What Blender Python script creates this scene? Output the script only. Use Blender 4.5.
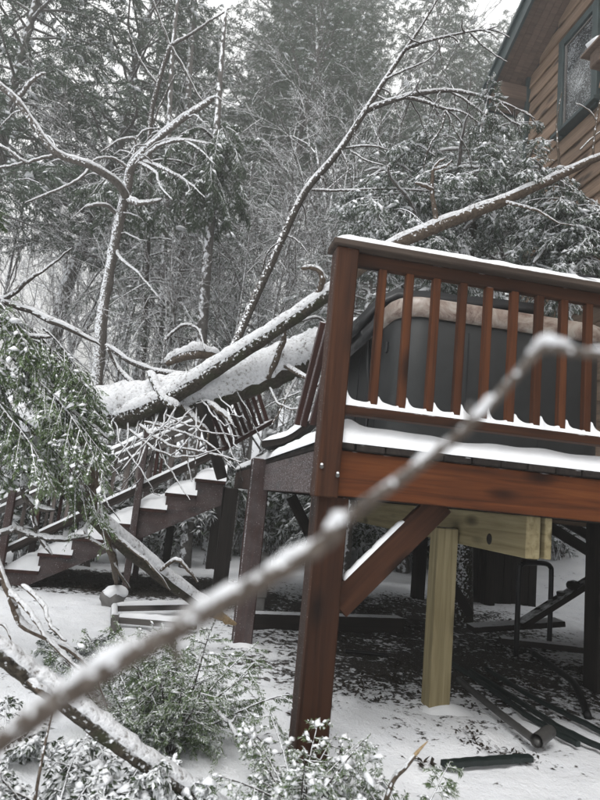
import bpy, bmesh, math, random
import numpy as np
from mathutils import Vector, Matrix, noise as mnoise

for o in list(bpy.data.objects): bpy.data.objects.remove(o)
scene = bpy.context.scene
col = scene.collection
R = math.radians

# ------------------------------------------------------------------ camera
CAM = Vector((-0.5878, -2.5858, 0.9416))
YAW, PITCH, ROLL, FPX = 0.1651, 0.1584, 0.0993, 600.0
_cy, _sy, _cp, _sp = math.cos(YAW), math.sin(YAW), math.cos(PITCH), math.sin(PITCH)
FW = Vector((_sy*_cp, _cy*_cp, _sp)); _rt = Vector((_cy, -_sy, 0)); _up = _rt.cross(FW)
RT = _rt*math.cos(ROLL) + _up*math.sin(ROLL)
UP = _up*math.cos(ROLL) - _rt*math.sin(ROLL)
cam_data = bpy.data.cameras.new('camera')
cam = bpy.data.objects.new('camera', cam_data); col.objects.link(cam)
cam.matrix_world = Matrix(((RT.x, UP.x, -FW.x, CAM.x), (RT.y, UP.y, -FW.y, CAM.y), (RT.z, UP.z, -FW.z, CAM.z), (0, 0, 0, 1)))
cam_data.sensor_fit = 'VERTICAL'; cam_data.sensor_height = 32; cam_data.lens = 24
cam_data.clip_start = 0.02; cam_data.clip_end = 2000
cam_data.dof.use_dof = True; cam_data.dof.focus_distance = 4.2; cam_data.dof.aperture_fstop = 3.3
scene.camera = cam
scene.render.resolution_x, scene.render.resolution_y = 768, 1024

# ------------------------------------------------------------------ sky, sun, exposure
SUN_EL, SUN_AZ = R(58), R(200)
world = bpy.data.worlds.new('World'); scene.world = world; world.use_nodes = True
nt = world.node_tree; nt.nodes.clear()
sky = nt.nodes.new('ShaderNodeTexSky'); sky.sky_type = 'NISHITA'; sky.sun_disc = False
sky.sun_elevation = SUN_EL; sky.sun_rotation = SUN_AZ; sky.air_density = 1.0; sky.dust_density = 6.0; sky.ozone_density = 1.0
hs = nt.nodes.new('ShaderNodeHueSaturation'); hs.inputs['Saturation'].default_value = 0.10
mixc = nt.nodes.new('ShaderNodeMix'); mixc.data_type = 'RGBA'; mixc.inputs[0].default_value = 0.75
mixc.inputs[7].default_value = (9.35, 9.4, 9.4, 1)
bg = nt.nodes.new('ShaderNodeBackground'); bg.inputs['Strength'].default_value = 0.15
wo = nt.nodes.new('ShaderNodeOutputWorld')
nt.links.new(sky.outputs[0], hs.inputs['Color']); nt.links.new(hs.outputs[0], mixc.inputs[6])
nt.links.new(mixc.outputs[2], bg.inputs['Color']); nt.links.new(bg.outputs[0], wo.inputs['Surface'])
sd = bpy.data.lights.new('sun', 'SUN'); sd.energy = 1.3; sd.angle = R(25); sd.color = (1, 0.98, 0.95)
sun = bpy.data.objects.new('sun', sd); col.objects.link(sun)
sun.rotation_euler = (R(90)-SUN_EL, 0, R(180)-SUN_AZ)
scene.view_settings.view_transform = 'Standard'; scene.view_settings.look = 'None'
scene.view_settings.exposure = 0.66; scene.view_settings.gamma = 1

# ------------------------------------------------------------------ helpers
def at(px, py, t):
    return CAM + (FW + RT*((px-300)/FPX) - UP*((py-400)/FPX))*t
def at_axis(ax, v, px, py):
    d = FW + RT*((px-300)/FPX) - UP*((py-400)/FPX)
    return CAM + d*((v-CAM[ax])/d[ax])
def sstep(a, b, x):
    t = min(1, max(0, (x-a)/(b-a))); return t*t*(3-2*t)
def nz(x, y, z=0, s=1.0): return mnoise.noise(Vector((x*s, y*s, z*s)))
def gz(x, y):
    z = -0.2
    z += 0.05*nz(x, y, 3, 0.35) * sstep(0.5, 4, abs(y-1.5)+abs(x-.5)) + 0.012*nz(x, y, 7, 2.2)
    z -= 0.10*max(0, min(6, -0.6-y))
    z += 7.0*sstep(10, 44, y + 0.12*x) + 0.25*sstep(8.2, 10.5, y)
    z += 0.26*max(0, min(14, x-3.4))*sstep(4.5, 8, y)
    z += 0.10*max(0, min(14, -3.5-x))*sstep(3.5, 9, y)
    return z
WM = {}
def setp(o, M, parent=None):
    WM[o.name] = M
    if parent is not None:
        o.parent = parent; o.matrix_parent_inverse = Matrix.Identity(4)
        o.matrix_local = WM[parent.name].inverted() @ M
    else:
        o.matrix_local = M
def link(name, me, mats, M=None, parent=None):
    o = bpy.data.objects.new(name, me); col.objects.link(o)
    if mats is not None and len(me.materials) == 0:
        for m in (mats if isinstance(mats, (list, tuple)) else [mats]): me.materials.append(m)
    setp(o, M or Matrix.Identity(4), parent)
    return o
def thing(name, label, cat, loc=(0, 0, 0), group=None):
    o = bpy.data.objects.new(name, None); col.objects.link(o); o.empty_display_size = .1
    setp(o, Matrix.Translation(Vector(loc))); tag(o, label, cat, group); return o
def tag(o, label, cat, group=None):
    o['label'] = label; o['category'] = cat
    if group: o['group'] = group
def kind(o, k): o['kind'] = k; return o
def mesh_np(name, V, Fc, smooth=False, mat_idx=None):
    """V (n,3), Fc (m,k) same-size faces"""
    me = bpy.data.meshes.new(name)
    V = np.ascontiguousarray(V, dtype=np.float32); Fc = np.ascontiguousarray(Fc, dtype=np.int32)
    m, k = Fc.shape
    me.vertices.add(len(V)); me.vertices.foreach_set('co', V.ravel())
    me.loops.add(m*k); me.loops.foreach_set('vertex_index', Fc.ravel())
    me.polygons.add(m); me.polygons.foreach_set('loop_start', np.arange(0, m*k, k, dtype=np.int32))
    if mat_idx is not None: me.polygons.foreach_set('material_index', np.asarray(mat_idx, dtype=np.int32))
    me.polygons.foreach_set('use_smooth', np.full(m, smooth))
    me.update(calc_edges=True); me.validate()
    return me
def mesh_py(name, V, Fc, smooth=False):
    me = bpy.data.meshes.new(name); me.from_pydata([tuple(v) for v in V], [], Fc); me.update()
    if smooth:
        me.polygons.foreach_set('use_smooth', np.full(len(me.polygons), True))
    return me
_boxcache = {}
def box_mesh(lx, ly, lz, bev=0.004):
    key = (round(lx, 4), round(ly, 4), round(lz, 4), bev)
    if key in _boxcache: return _boxcache[key]
    bm = bmesh.new(); bmesh.ops.create_cube(bm, size=1)
    bmesh.ops.scale(bm, vec=(lx, ly, lz), verts=bm.verts)
    if bev: bmesh.ops.bevel(bm, geom=bm.edges[:], offset=min(bev, lx*.3, ly*.3, lz*.3), segments=1, affect='EDGES')
    me = bpy.data.meshes.new('box'); bm.to_mesh(me); bm.free(); _boxcache[key] = me
    return me
def board(name, p0, p1, w, h, mat, parent=None, up=(0, 0, 1), bev=0.004, cache=True):
    """a sawn board from p0 to p1 (centre line); local X = grain; h measured along 'up', w across"""
    p0, p1 = Vector(p0), Vector(p1); X = (p1-p0); L = X.length; X.normalize()
    Y = Vector(up).cross(X).normalized(); Z = X.cross(Y)
    M = Matrix(((X.x, Y.x, Z.x, 0), (X.y, Y.y, Z.y, 0), (X.z, Y.z, Z.z, 0), (0, 0, 0, 1)))
    M.translation = (p0+p1)/2
    me = box_mesh(L, w, h, bev)
    if me.materials and me.materials[0] != mat: me = me.copy(); me.materials.clear()
    return link(name, me, mat, M, parent)
def smooth_path(pts, n):
    """Catmull-Rom through (Vector, r) list"""
    P = [Vector(p[0]) for p in pts]; Rr = [p[1] for p in pts]
    out = []
    N = len(P)
    for i in range(N-1):
        a, b, c, d = P[max(i-1, 0)], P[i], P[i+1], P[min(i+2, N-1)]
        for k in range(n):
            t = k/n
            q = 0.5*((2*b) + (c-a)*t + (2*a-5*b+4*c-d)*t*t + (3*b-a-3*c+d)*t**3)
            out.append((q, Rr[i]*(1-t)+Rr[i+1]*t))
    out.append((P[-1], Rr[-1])); return out
def frame(T):
    S = T.cross(Vector((0, 0, 1)))
    if S.length < 0.05: S = T.cross(Vector((0, 1, 0)))
    S.normalize(); return S, S.cross(T).normalized()
def tube_arrays(path, sides, V, Fc, bump=0.0, seed=0, cap=True):
    base = len(V); n = len(path)
    Sprev = None
    for i, (p, r) in enumerate(path):
        T = (path[min(i+1, n-1)][0]-path[max(i-1, 0)][0])
        if T.length < 1e-9: T = Vector((0, 0, 1))
        T.normalize()
        if Sprev is None: S, U = frame(T)
        else:
            S = (Sprev - T*Sprev.dot(T)).normalized(); U = S.cross(T)
        Sprev = S
        for k in range(sides):
            a = 2*math.pi*k/sides
            rr = r
            if bump: rr *= 1+bump*mnoise.noise(Vector((math.cos(a)*1.7+seed, math.sin(a)*1.7, i*0.55)))
            V.append(p + (S*math.cos(a)+U*math.sin(a))*rr)
    for i in range(n-1):
        for k in range(sides):
            a, b = base+i*sides+k, base+i*sides+(k+1) % sides
            Fc.append((a, b, b+sides, a+sides))
    if cap:
        Fc.append(tuple(base+k for k in range(sides))[::-1]); Fc.append(tuple(base+(n-1)*sides+k for k in range(sides)))
def snow_arrays(path, V, Fc, th=0.5, seed=0, tmax=0.05, span=72, lump=0.7, segs=6, steep=0.35, tilt=0):
    """snow lying along the upper side of a limb; thickness th*r limited by tmax, thinner where the limb is steep"""
    n = len(path); base = None; rows = []
    for i, (p, r) in enumerate(path):
        T = (path[min(i+1, n-1)][0]-path[max(i-1, 0)][0]).normalized()
        S, U = frame(T)
        hz = math.sqrt(max(0, 1-T.z*T.z))
        lumpn = 0.5+0.5*mnoise.noise(Vector((i*0.45, seed*3.1, 0.3))) + 0.35*mnoise.noise(Vector((i*1.3, seed*1.7, 5)))
        t = min(tmax, th*r+0.004) * max(0.0, (hz-steep)/(1-steep)) * (1-lump+lump*2*max(0.03, lumpn))
        end = min(1, i*0.8, (n-1-i)*0.8)
        t = t*end + 0.0
        row = []
        for k in range(segs+1):
            sp_ = span*(1+.16*mnoise.noise(Vector((i*1.1, seed*2.3, 11 if k < segs/2 else 29))))
            a = R(-sp_ + 2*sp_*k/segs)
            w = math.cos(a*90/sp_*0.98)
            jit = 1+0.22*mnoise.noise(Vector((i*0.9, k*0.9, seed)))
            rr = r*(0.97) + t*(max(0, w)**0.6)*jit; a += R(tilt)
            row.append(p + S*math.sin(a)*rr*(1.0+0.06*(t > 0)) + U*math.cos(a)*rr)
        rows.append((row, t))
    for i in range(n-1):
        if rows[i][1] < 0.0012 and rows[i+1][1] < 0.0012: continue
        b = len(V); V.extend(rows[i][0]); V.extend(rows[i+1][0])
        m = segs+1
        for k in range(segs): Fc.append((b+k, b+k+1, b+m+k+1, b+m+k))
def merge_close(me, d=1e-5):
    bm = bmesh.new(); bm.from_mesh(me); bmesh.ops.remove_doubles(bm, verts=bm.verts, dist=d)
    bmesh.ops.recalc_face_normals(bm, faces=bm.faces)
    for f in bm.faces: f.smooth = True
    bm.to_mesh(me); bm.free(); return me
_sd = [0]
def limb(name, pts, mat, parent, sides=10, n=6, bump=0.15, snow=0.6, tmax=0.05, span=72, snow_parent=None, wig=0.0, lump=0.7, steep=0.35, thick=False, tilt=0):
    """pts: [(px,py,t,r)] or [(Vector,r)] -> bark tube part with a snow sub-part; returns (object, path)"""
    _sd[0] += 1; sdx = _sd[0]
    q = [((at(*p[:3]), p[3]) if len(p) == 4 else p) for p in pts]
    path = smooth_path(q, n)
    if wig:
        path = [(p+Vector((nz(i*.5, sdx, 1), nz(i*.5, sdx, 9), nz(i*.5, sdx, 17)))*wig, r) for i, (p, r) in enumerate(path)]
    V, Fc = [], []; tube_arrays(path, sides, V, Fc, bump, sdx*1.37)
    o = link(name, mesh_py(name, V, Fc, True), mat, None, parent)
    if snow:
        V, Fc = [], []; snow_arrays(path, V, Fc, snow, sdx, tmax, span, lump, 10 if thick else 6, steep, tilt)
        if Fc:
            s = link('snow', merge_close(mesh_py('snow', V, Fc, True)), M_SNOWL if thick else M_SNOWT, None, o); kind(s, 'stuff')
    return o, path

# ------------------------------------------------------------------ materials
def new_mat(name):
    m = bpy.data.materials.new(name); m.use_nodes = True; t = m.node_tree
    b = t.nodes['Principled BSDF']; return m, t, b
def nd(t, typ, **kw):
    n = t.nodes.new(typ)
    for k, v in kw.items():
        if k.startswith('i_'):
            key = k[2:]; key = int(key) if key.isdigit() else key.replace('_', ' ')
            n.inputs[key].default_value = v
        else: setattr(n, k, v)
    return n
def ramp(t, src, stops, interp='LINEAR'):
    r = t.nodes.new('ShaderNodeValToRGB'); r.color_ramp.interpolation = interp
    el = r.color_ramp.elements
    while len(el) > 1: el.remove(el[0])
    el[0].position = stops[0][0]; el[0].color = (*stops[0][1], 1) if len(stops[0][1]) == 3 else stops[0][1]
    for p, c in stops[1:]:
        e = el.new(p); e.color = (*c, 1) if len(c) == 3 else c
    t.links.new(src, r.inputs[0]); return r.outputs[0]
def mixrgb(t, fac, a, b, mode='MIX'):
    m = t.nodes.new('ShaderNodeMix'); m.data_type = 'RGBA'; m.blend_type = mode
    for s, v in ((0, fac), (6, a), (7, b)):
        if hasattr(v, 'links') or hasattr(v, 'is_linked'): t.links.new(v, m.inputs[s])
        else: m.inputs[s].default_value = v if s == 0 else ((*v, 1) if len(v) == 3 else v)
    return m.outputs[2]
def math_n(t, op, a, b=0.0, clamp=False):
    m = t.nodes.new('ShaderNodeMath'); m.operation = op; m.use_clamp = clamp
    for s, v in ((0, a), (1, b)):
        if hasattr(v, 'is_linked'): t.links.new(v, m.inputs[s])
        else: m.inputs[s].default_value = v
    return m.outputs[0]
def tnoise(t, vec, scale, detail=4, rough=0.55, dist=0.0):
    n = nd(t, 'ShaderNodeTexNoise', i_Scale=scale, i_Detail=detail, i_Roughness=rough, i_Distortion=dist)
    if vec is not None: t.links.new(vec, n.inputs['Vector'])
    return n.outputs['Fac']
def mapping(t, vec, scale=(1, 1, 1), loc=(0, 0, 0)):
    m = nd(t, 'ShaderNodeMapping'); m.inputs['Scale'].default_value = scale; m.inputs['Location'].default_value = loc
    t.links.new(vec, m.inputs['Vector']); return m.outputs[0]
def bump(t, b, h, strength=0.3, dist=0.01):
    n = nd(t, 'ShaderNodeBump', i_Strength=strength, i_Distance=dist); t.links.new(h, n.inputs['Height'])
    t.links.new(n.outputs[0], b.inputs['Normal']); return n
def snow_mask(t, lo, hi, scale, namp=0.6, axis=(0, 0, 1)):
    """where snow has stuck: faces turned to 'axis' (up, or the windward side), broken up by noise"""
    g = nd(t, 'ShaderNodeNewGeometry'); dp = nd(t, 'ShaderNodeVectorMath', operation='DOT_PRODUCT')
    t.links.new(g.outputs['Normal'], dp.inputs[0]); dp.inputs[1].default_value = Vector(axis).normalized()
    n = tnoise(t, g.outputs['Position'], scale, 3)
    v = math_n(t, 'ADD', dp.outputs['Value'], math_n(t, 'MULTIPLY', math_n(t, 'SUBTRACT', n, 0.5), namp*2))
    mr = nd(t, 'ShaderNodeMapRange', i_1=lo, i_2=hi); t.links.new(v, mr.inputs[0]); return mr.outputs[0]
SNOWC = (0.80, 0.82, 0.85)
def finish(t, b, colr, rough=0.8, spec=0.3):
    if hasattr(colr, 'is_linked'): t.links.new(colr, b.inputs['Base Color'])
    else: b.inputs['Base Color'].default_value = (*colr, 1)
    b.inputs['Roughness'].default_value = rough; b.inputs['Specular IOR Level'].default_value = spec

def mat_snow(name='snow_mat', sc=1.0):
    m, t, b = new_mat(name); g = nd(t, 'ShaderNodeNewGeometry')
    n1 = tnoise(t, g.outputs['Position'], 9*sc, 4); n2 = tnoise(t, g.outputs['Position'], 160*sc, 3, .7)
    c = ramp(t, n1, [(0.3, (0.76, 0.78, 0.81)), (0.7, (0.85, 0.865, 0.885))])
    finish(t, b, c, 0.85, 0.25)
    h = math_n(t, 'ADD', math_n(t, 'MULTIPLY', n2, 0.35), n1); bump(t, b, h, 0.35, 0.012); return m
M_SNOW = mat_snow()
def mat_thin_snow(nm='thin_limb_snow', low=(0.13, 0.115, 0.10), p0=.36, p1=.45, sc=55):
    m, t, b = new_mat(nm); g = nd(t, 'ShaderNodeNewGeometry'); P = g.outputs['Position']
    n1 = tnoise(t, P, sc, 4, .7); n2 = tnoise(t, P, 7, 3)
    v = math_n(t, 'ADD', math_n(t, 'MULTIPLY', n1, .7), math_n(t, 'MULTIPLY', n2, .3))
    c = ramp(t, v, [(p0, low), (p1, (0.60, 0.61, 0.63)), (0.6, (0.74, 0.755, 0.78))])
    finish(t, b, c, .9, .15); bump(t, b, n1, .8, .018); return m
M_SNOWT = mat_thin_snow()
M_SNOWL = mat_thin_snow('lumpy_limb_snow', (0.20, 0.19, 0.18), .37, .45, 40)

def mat_wood(name, dark, mid, light, spatter=0.0, knots=True, rough=0.55, topsnow=True, grain=1.0, side_axis=(-1, -.25, .1)):
    m, t, b = new_mat(name); tc = nd(t, 'ShaderNodeTexCoord'); oi = nd(t, 'ShaderNodeObjectInfo')
    off = nd(t, 'ShaderNodeVectorMath', operation='MULTIPLY_ADD')
    cmb = nd(t, 'ShaderNodeCombineXYZ')
    for i in range(3): t.links.new(oi.outputs['Random'], cmb.inputs[i])
    t.links.new(cmb.outputs[0], off.inputs[0]); off.inputs[1].default_value = (37, 53, 71); t.links.new(tc.outputs['Object'], off.inputs[2])
    v = off.outputs[0]
    gr = tnoise(t, mapping(t, v, (1.6*grain, 38*grain, 38*grain)), 1.0, 5, .6, 0.6)
    big = tnoise(t, mapping(t, v, (1.2, 4, 4)), 1.3, 3)
    c = ramp(t, gr, [(0.28, dark), (0.5, mid), (0.75, light)])
    c = mixrgb(t, ramp(t, big, [(0.35, (0, 0, 0)), (0.75, (.6, .6, .6))]), c, dark)
    if knots:
        vo = nd(t, 'ShaderNodeTexVoronoi', i_Scale=1.0); t.links.new(mapping(t, v, (2.2, 6, 6)), vo.inputs['Vector'])
        k = ramp(t, vo.outputs['Distance'], [(0.10, (1, 1, 1)), (0.26, (0, 0, 0))])
        c = mixrgb(t, math_n(t, 'MULTIPLY', k, 0.9), c, tuple(x*.35 for x in dark))
    hv = nd(t, 'ShaderNodeHueSaturation'); t.links.new(c, hv.inputs['Color'])
    t.links.new(math_n(t, 'ADD', math_n(t, 'MULTIPLY', oi.outputs['Random'], 0.35), 0.82), hv.inputs['Value']); c = hv.outputs[0]
    if spatter:
        g = nd(t, 'ShaderNodeNewGeometry')
        sp = snow_mask(t, 1.30-spatter*.16, 1.42-spatter*.16, 130, 0.95, side_axis)
        dust = snow_mask(t, 0.55, 1.25, 9, 0.35, side_axis)
        c = mixrgb(t, math_n(t, 'MULTIPLY', dust, min(.16, spatter*.09)), c, SNOWC)
        c = mixrgb(t, math_n(t, 'MULTIPLY', sp, .8), c, SNOWC)
    if topsnow:
        c = mixrgb(t, snow_mask(t, 0.75, 0.95, 14, 0.35), c, SNOWC)
    finish(t, b, c, max(.7, rough), 0.15); bump(t, b, gr, 0.35, 0.005); return m
M_RED = mat_wood('red_stained_wood', (0.01632, 0.00694, 0.00371), (0.0408, 0.01551, 0.0075), (0.06528, 0.02614, 0.01214), spatter=0.30)
M_REDB = mat_wood('red_brown_beam', (0.02334, 0.00764, 0.00298), (0.0754, 0.02201, 0.00628), (0.11848, 0.03862, 0.011), spatter=0.0)
M_REDS = mat_wood('snow_spattered_wood', (0.0221, 0.0102, 0.0085), (0.0442, 0.0187, 0.0153), (0.0663, 0.0306, 0.02465), spatter=1.0)
M_REDP = mat_wood('plain_red_wood', (0.02591, 0.00926, 0.00422), (0.06847, 0.02269, 0.0085), (0.10642, 0.03797, 0.01376), spatter=0.0)
M_REDX = mat_wood('heavily_spattered_wood', (0.0198, 0.009, 0.0081), (0.0396, 0.0171, 0.0144), (0.0594, 0.0288, 0.0243), spatter=1.3, side_axis=(-.6, -.8, .1))
M_REDW = mat_wood('snow_coated_wood', (0.06, 0.045, 0.04), (0.14, 0.12, 0.11), (0.24, 0.22, 0.21), spatter=1.6)
M_CAP = mat_wood('weathered_rail_cap', (0.0255, 0.0187, 0.0153), (0.0527, 0.0391, 0.03145), (0.08075, 0.0629, 0.051), knots=False)
M_DARKW = mat_wood('dark_old_timber', (0.010, 0.008, 0.0075), (0.021, 0.017, 0.015), (0.036, 0.028, 0.024), spatter=0.0)
M_DARKS = mat_wood('dark_snowy_timber', (0.014, 0.011, 0.010), (0.030, 0.022, 0.019), (0.05, 0.037, 0.031), spatter=0.75)
M_YEL = mat_wood('treated_pine', (0.162, 0.1305, 0.0675), (0.2835, 0.2385, 0.135), (0.378, 0.3285, 0.2025), grain=.8, topsnow=False)
M_YELS = mat_wood('treated_pine_snowy_side', (0.162, 0.1305, 0.0675), (0.2835, 0.2385, 0.135), (0.378, 0.3285, 0.2025), grain=.8, spatter=0.8, side_axis=(1, -.3, 0))
M_SIDING = mat_wood('house_siding', (0.11785, 0.07632, 0.05275), (0.24132, 0.16612, 0.11561), (0.33672, 0.24693, 0.17958), spatter=0.5, topsnow=True, side_axis=(-.75, 0, .65), rough=.7)
M_SOFFIT = mat_wood('soffit_boards', (0.0782, 0.05669, 0.04594), (0.13685, 0.0997, 0.08015), (0.18573, 0.13685, 0.11241), knots=False)
M_GREY = mat_wood('grey_weathered_board', (0.06, 0.056, 0.052), (0.11, 0.10, 0.095), (0.17, 0.16, 0.15), spatter=.6)

def mat_bark(name, dark, light, lo=0.35, hi=0.6, side=0.0, sc=1.0, moss=None):
    m, t, b = new_mat(name); g = nd(t, 'ShaderNodeNewGeometry')
    n = tnoise(t, g.outputs['Position'], 30*sc, 5, .65); n2 = tnoise(t, g.outputs['Position'], 5*sc, 3)
    c = ramp(t, n, [(0.32, dark), (0.68, light)])
    if moss: c = mixrgb(t, ramp(t, n2, [(0.48, (0, 0, 0)), (0.62, (.7, .7, .7))]), c, moss)
    s = snow_mask(t, lo, hi, 40*sc, 0.6)
    c = mixrgb(t, s, c, SNOWC)
    if side: c = mixrgb(t, snow_mask(t, 1.15-side*.4, 1.35-side*.4, 28*sc, 1.15, (-.6, -.8, .3)), c, SNOWC)
    finish(t, b, c, .9, .15); bump(t, b, n, .7, .012); return m
M_BARK = mat_bark('grey_brown_bark', (0.014, 0.012, 0.009), (0.075, 0.064, 0.050), .05, .55, 0.8, 1.6, (0.035, 0.040, 0.020))
M_BARKT = mat_bark('tan_bark', (0.050, 0.037, 0.028), (0.135, 0.108, 0.084), .5, .8, 0.45, 1.5)
M_BARKD = mat_bark('dark_bark', (0.028, 0.024, 0.021), (0.082, 0.072, 0.063), .3, .7, 0.55, 1.8)
M_BARKS = mat_bark('snow_plastered_bark', (0.060, 0.052, 0.046), (0.15, 0.135, 0.12), .1, .7, 1.25, 1.8)
M_TWIG = mat_bark('bare_twig_bark', (0.065, 0.059, 0.054), (0.15, 0.14, 0.13), -.05, .45, .95, 1.0)
M_FARTR = mat_bark('far_trunk_bark', (0.060, 0.056, 0.052), (0.14, 0.132, 0.122), .3, .7, .95, .5)
M_LENS = mat_bark('twig_bark', (0.060, 0.048, 0.040), (0.135, 0.112, 0.095), .55, .9, 0.2, 6)
M_RAWW = mat_bark('raw_broken_wood', (0.24, 0.17, 0.095), (0.40, 0.30, 0.18), .8, .95, 0, 2)

def mat_leaf(name, a, bcol, snow_lo=.55, snow_hi=.85, amount=1.0, sc=6):
    m, t, b = new_mat(name); g = nd(t, 'ShaderNodeNewGeometry')
    n = tnoise(t, g.outputs['Position'], sc*.4, 2)
    f = math_n(t, 'ADD', math_n(t, 'MULTIPLY', g.outputs['Random Per Island'], .6), math_n(t, 'MULTIPLY', n, .5), True)
    c = mixrgb(t, f, a, bcol)
    s = snow_mask(t, snow_lo, snow_hi, sc, .5)
    c = mixrgb(t, math_n(t, 'MULTIPLY', s, amount), c, SNOWC)
    finish(t, b, c, .6, .25); return m
M_CEDAR = mat_leaf('cedar_green', (0.046, 0.082, 0.032), (0.135, 0.185, 0.085), .5, .9, .85, 8)
M_HEML = mat_leaf('hemlock_green', (0.042, 0.060, 0.044), (0.092, 0.120, 0.088), .15, .65, .85, 4)
M_HANG = mat_leaf('hanging_hemlock_green', (0.026, 0.045, 0.026), (0.062, 0.090, 0.052), .35, .8, .8, 5)
M_PINE = mat_leaf('far_pine_green', (0.028, 0.046, 0.030), (0.066, 0.096, 0.064), .38, .85, .7, 2)
M_RHODO = mat_leaf('rhododendron_green', (0.026, 0.042, 0.022), (0.060, 0.082, 0.042), .1, .55, .95, 5)
M_LITTER = mat_leaf('dead_leaf', (0.010, 0.008, 0.006), (0.035, 0.026, 0.018), 1.05, 1.25, .5, 9)
def simple(name, c, rough=.5, metal=0, spec=.4):
    m, t, b = new_mat(name); g = nd(t, 'ShaderNodeTexCoord')
    n = tnoise(t, g.outputs['Object'], 14, 5, .65)
    cc = ramp(t, n, [(0.3, tuple(x*.72 for x in c)), (0.7, tuple(min(1, x*1.15) for x in c))])
    finish(t, b, cc, rough, spec); b.inputs['Metallic'].default_value = metal; bump(t, b, n, .08, .004); return m
M_TUB = simple('tub_vinyl', (0.016, 0.018, 0.019), .5)
M_COVER = simple('black_cover_vinyl', (0.010, 0.011, 0.013), .42)
M_TEAL = simple('teal_trim_paint', (0.040, 0.060, 0.062), .5)
M_GREEN = simple('dark_green_metal', (0.006, 0.013, 0.012), .55, 0.0)
M_STEEL = simple('galvanised_pipe', (0.085, 0.083, 0.08), .45, .3)
M_BLKM = simple('black_metal_tube', (0.014, 0.014, 0.016), .4, .5)
M_BLOCK = simple('concrete_block', (0.16, 0.155, 0.15), .9)
M_ROOF = simple('roof_shingle', (0.05, 0.05, 0.05), .9)

# ================================================================== ground
def build_ground():
    xs = np.concatenate([np.linspace(-150, -14, 18), np.linspace(-12, -4.2, 26), np.linspace(-4, 4.2, 150), np.linspace(4.5, 14, 30), np.linspace(16, 150, 18)])
    ys = np.concatenate([np.linspace(-60, -5, 8), np.linspace(-4, -1, 24), np.linspace(-0.95, 6, 130), np.linspace(6.2, 14, 36), np.linspace(15, 60, 30), np.linspace(65, 260, 14)])
    nx, ny = len(xs), len(ys); V = np.zeros((ny, nx, 3))
    for j, y in enumerate(ys):
        for i, x in enumerate(xs):
            z = gz(x, y)
            if -4.2 < x < 4.5 and -2.5 < y < 7:
                z += 0.020*nz(x, y, 1, 5) + 0.014*nz(x, y, 4, 11)
            V[j, i] = (x, y, z)
    idx = np.arange(nx*ny).reshape(ny, nx)
    Fc = np.stack([idx[:-1, :-1], idx[:-1, 1:], idx[1:, 1:], idx[1:, :-1]], -1).reshape(-1, 4)
    m, t, b = new_mat('snowy_ground'); g = nd(t, 'ShaderNodeNewGeometry'); P = g.outputs['Position']
    n1 = tnoise(t, P, 3.2, 5, .6); n2 = tnoise(t, P, 22, 4, .65); n3 = tnoise(t, P, 110, 2)
    snow = ramp(t, n1, [(0.3, (0.74, 0.76, 0.80)), (0.7, (0.84, 0.855, 0.88))])
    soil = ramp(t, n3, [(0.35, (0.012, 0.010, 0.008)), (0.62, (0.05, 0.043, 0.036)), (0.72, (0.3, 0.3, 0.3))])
    # sheltered ground: less snow under deck and stairs; extra soil also paints in the deck's shade
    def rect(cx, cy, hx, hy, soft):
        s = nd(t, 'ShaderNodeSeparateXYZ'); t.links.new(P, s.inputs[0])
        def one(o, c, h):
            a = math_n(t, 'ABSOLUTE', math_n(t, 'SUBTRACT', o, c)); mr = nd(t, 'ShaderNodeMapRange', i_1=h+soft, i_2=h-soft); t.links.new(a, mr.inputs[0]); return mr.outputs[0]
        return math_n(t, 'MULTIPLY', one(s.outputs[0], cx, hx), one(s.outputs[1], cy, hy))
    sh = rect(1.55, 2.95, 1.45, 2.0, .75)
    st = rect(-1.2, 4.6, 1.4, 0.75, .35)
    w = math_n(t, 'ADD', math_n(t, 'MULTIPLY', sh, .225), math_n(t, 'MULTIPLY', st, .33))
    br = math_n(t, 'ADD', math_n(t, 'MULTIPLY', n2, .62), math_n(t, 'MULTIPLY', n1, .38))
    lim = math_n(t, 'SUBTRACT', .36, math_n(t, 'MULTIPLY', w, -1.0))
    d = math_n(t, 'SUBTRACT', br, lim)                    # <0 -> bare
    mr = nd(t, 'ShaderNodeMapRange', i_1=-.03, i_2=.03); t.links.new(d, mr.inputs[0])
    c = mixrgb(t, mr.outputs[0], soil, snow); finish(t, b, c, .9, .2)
    h = math_n(t, 'ADD', math_n(t, 'MULTIPLY', n2, .5), math_n(t, 'MULTIPLY', n3, .2)); bump(t, b, h, .6, .04)
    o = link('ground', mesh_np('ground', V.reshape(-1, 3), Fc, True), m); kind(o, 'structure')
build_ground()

# ================================================================== deck
DZ, BZ = 1.194, 0.96
X1, Y1 = 3.0, 5.2
deck = thing('deck', 'raised red-stained wooden deck with snowy slatted railing beside the house', 'deck', (0, .1, -.2))
for k in range(22):       # deck boards run back from the front edge
    x = -.03+.07+k*.1385
    zz = DZ-.016+.002*random.Random(k).uniform(-1, 1)
    yj = -.022+.004*random.Random(k+50).uniform(-1, 1)
    board('deck_board', (x, yj, zz), (x, Y1, zz), .133, .030, M_DARKW, deck, bev=.005)
fb = board('rim_beam', (.041, .02, (BZ+DZ-.034)/2), (X1, .02, (BZ+DZ-.034)/2), .04, DZ-.034-BZ, M_REDB, deck)
sb = board('side_beam', (-.012, .046, (BZ+DZ-.034)/2), (-.012, 2.06, (BZ+DZ-.034)/2), .04, DZ-.034-BZ, M_REDS, deck)
board('side_beam', (-.012, 2.24, (BZ+DZ-.034)/2), (-.012, Y1, (BZ+DZ-.034)/2), .04, DZ-.034-BZ, M_RED, deck)
for k in range(12):
    y = .42+k*.4
    board('joist', (.012, y, BZ+.09), (X1-.02, y, BZ+.09), .038, .18, M_DARKW, deck)
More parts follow.
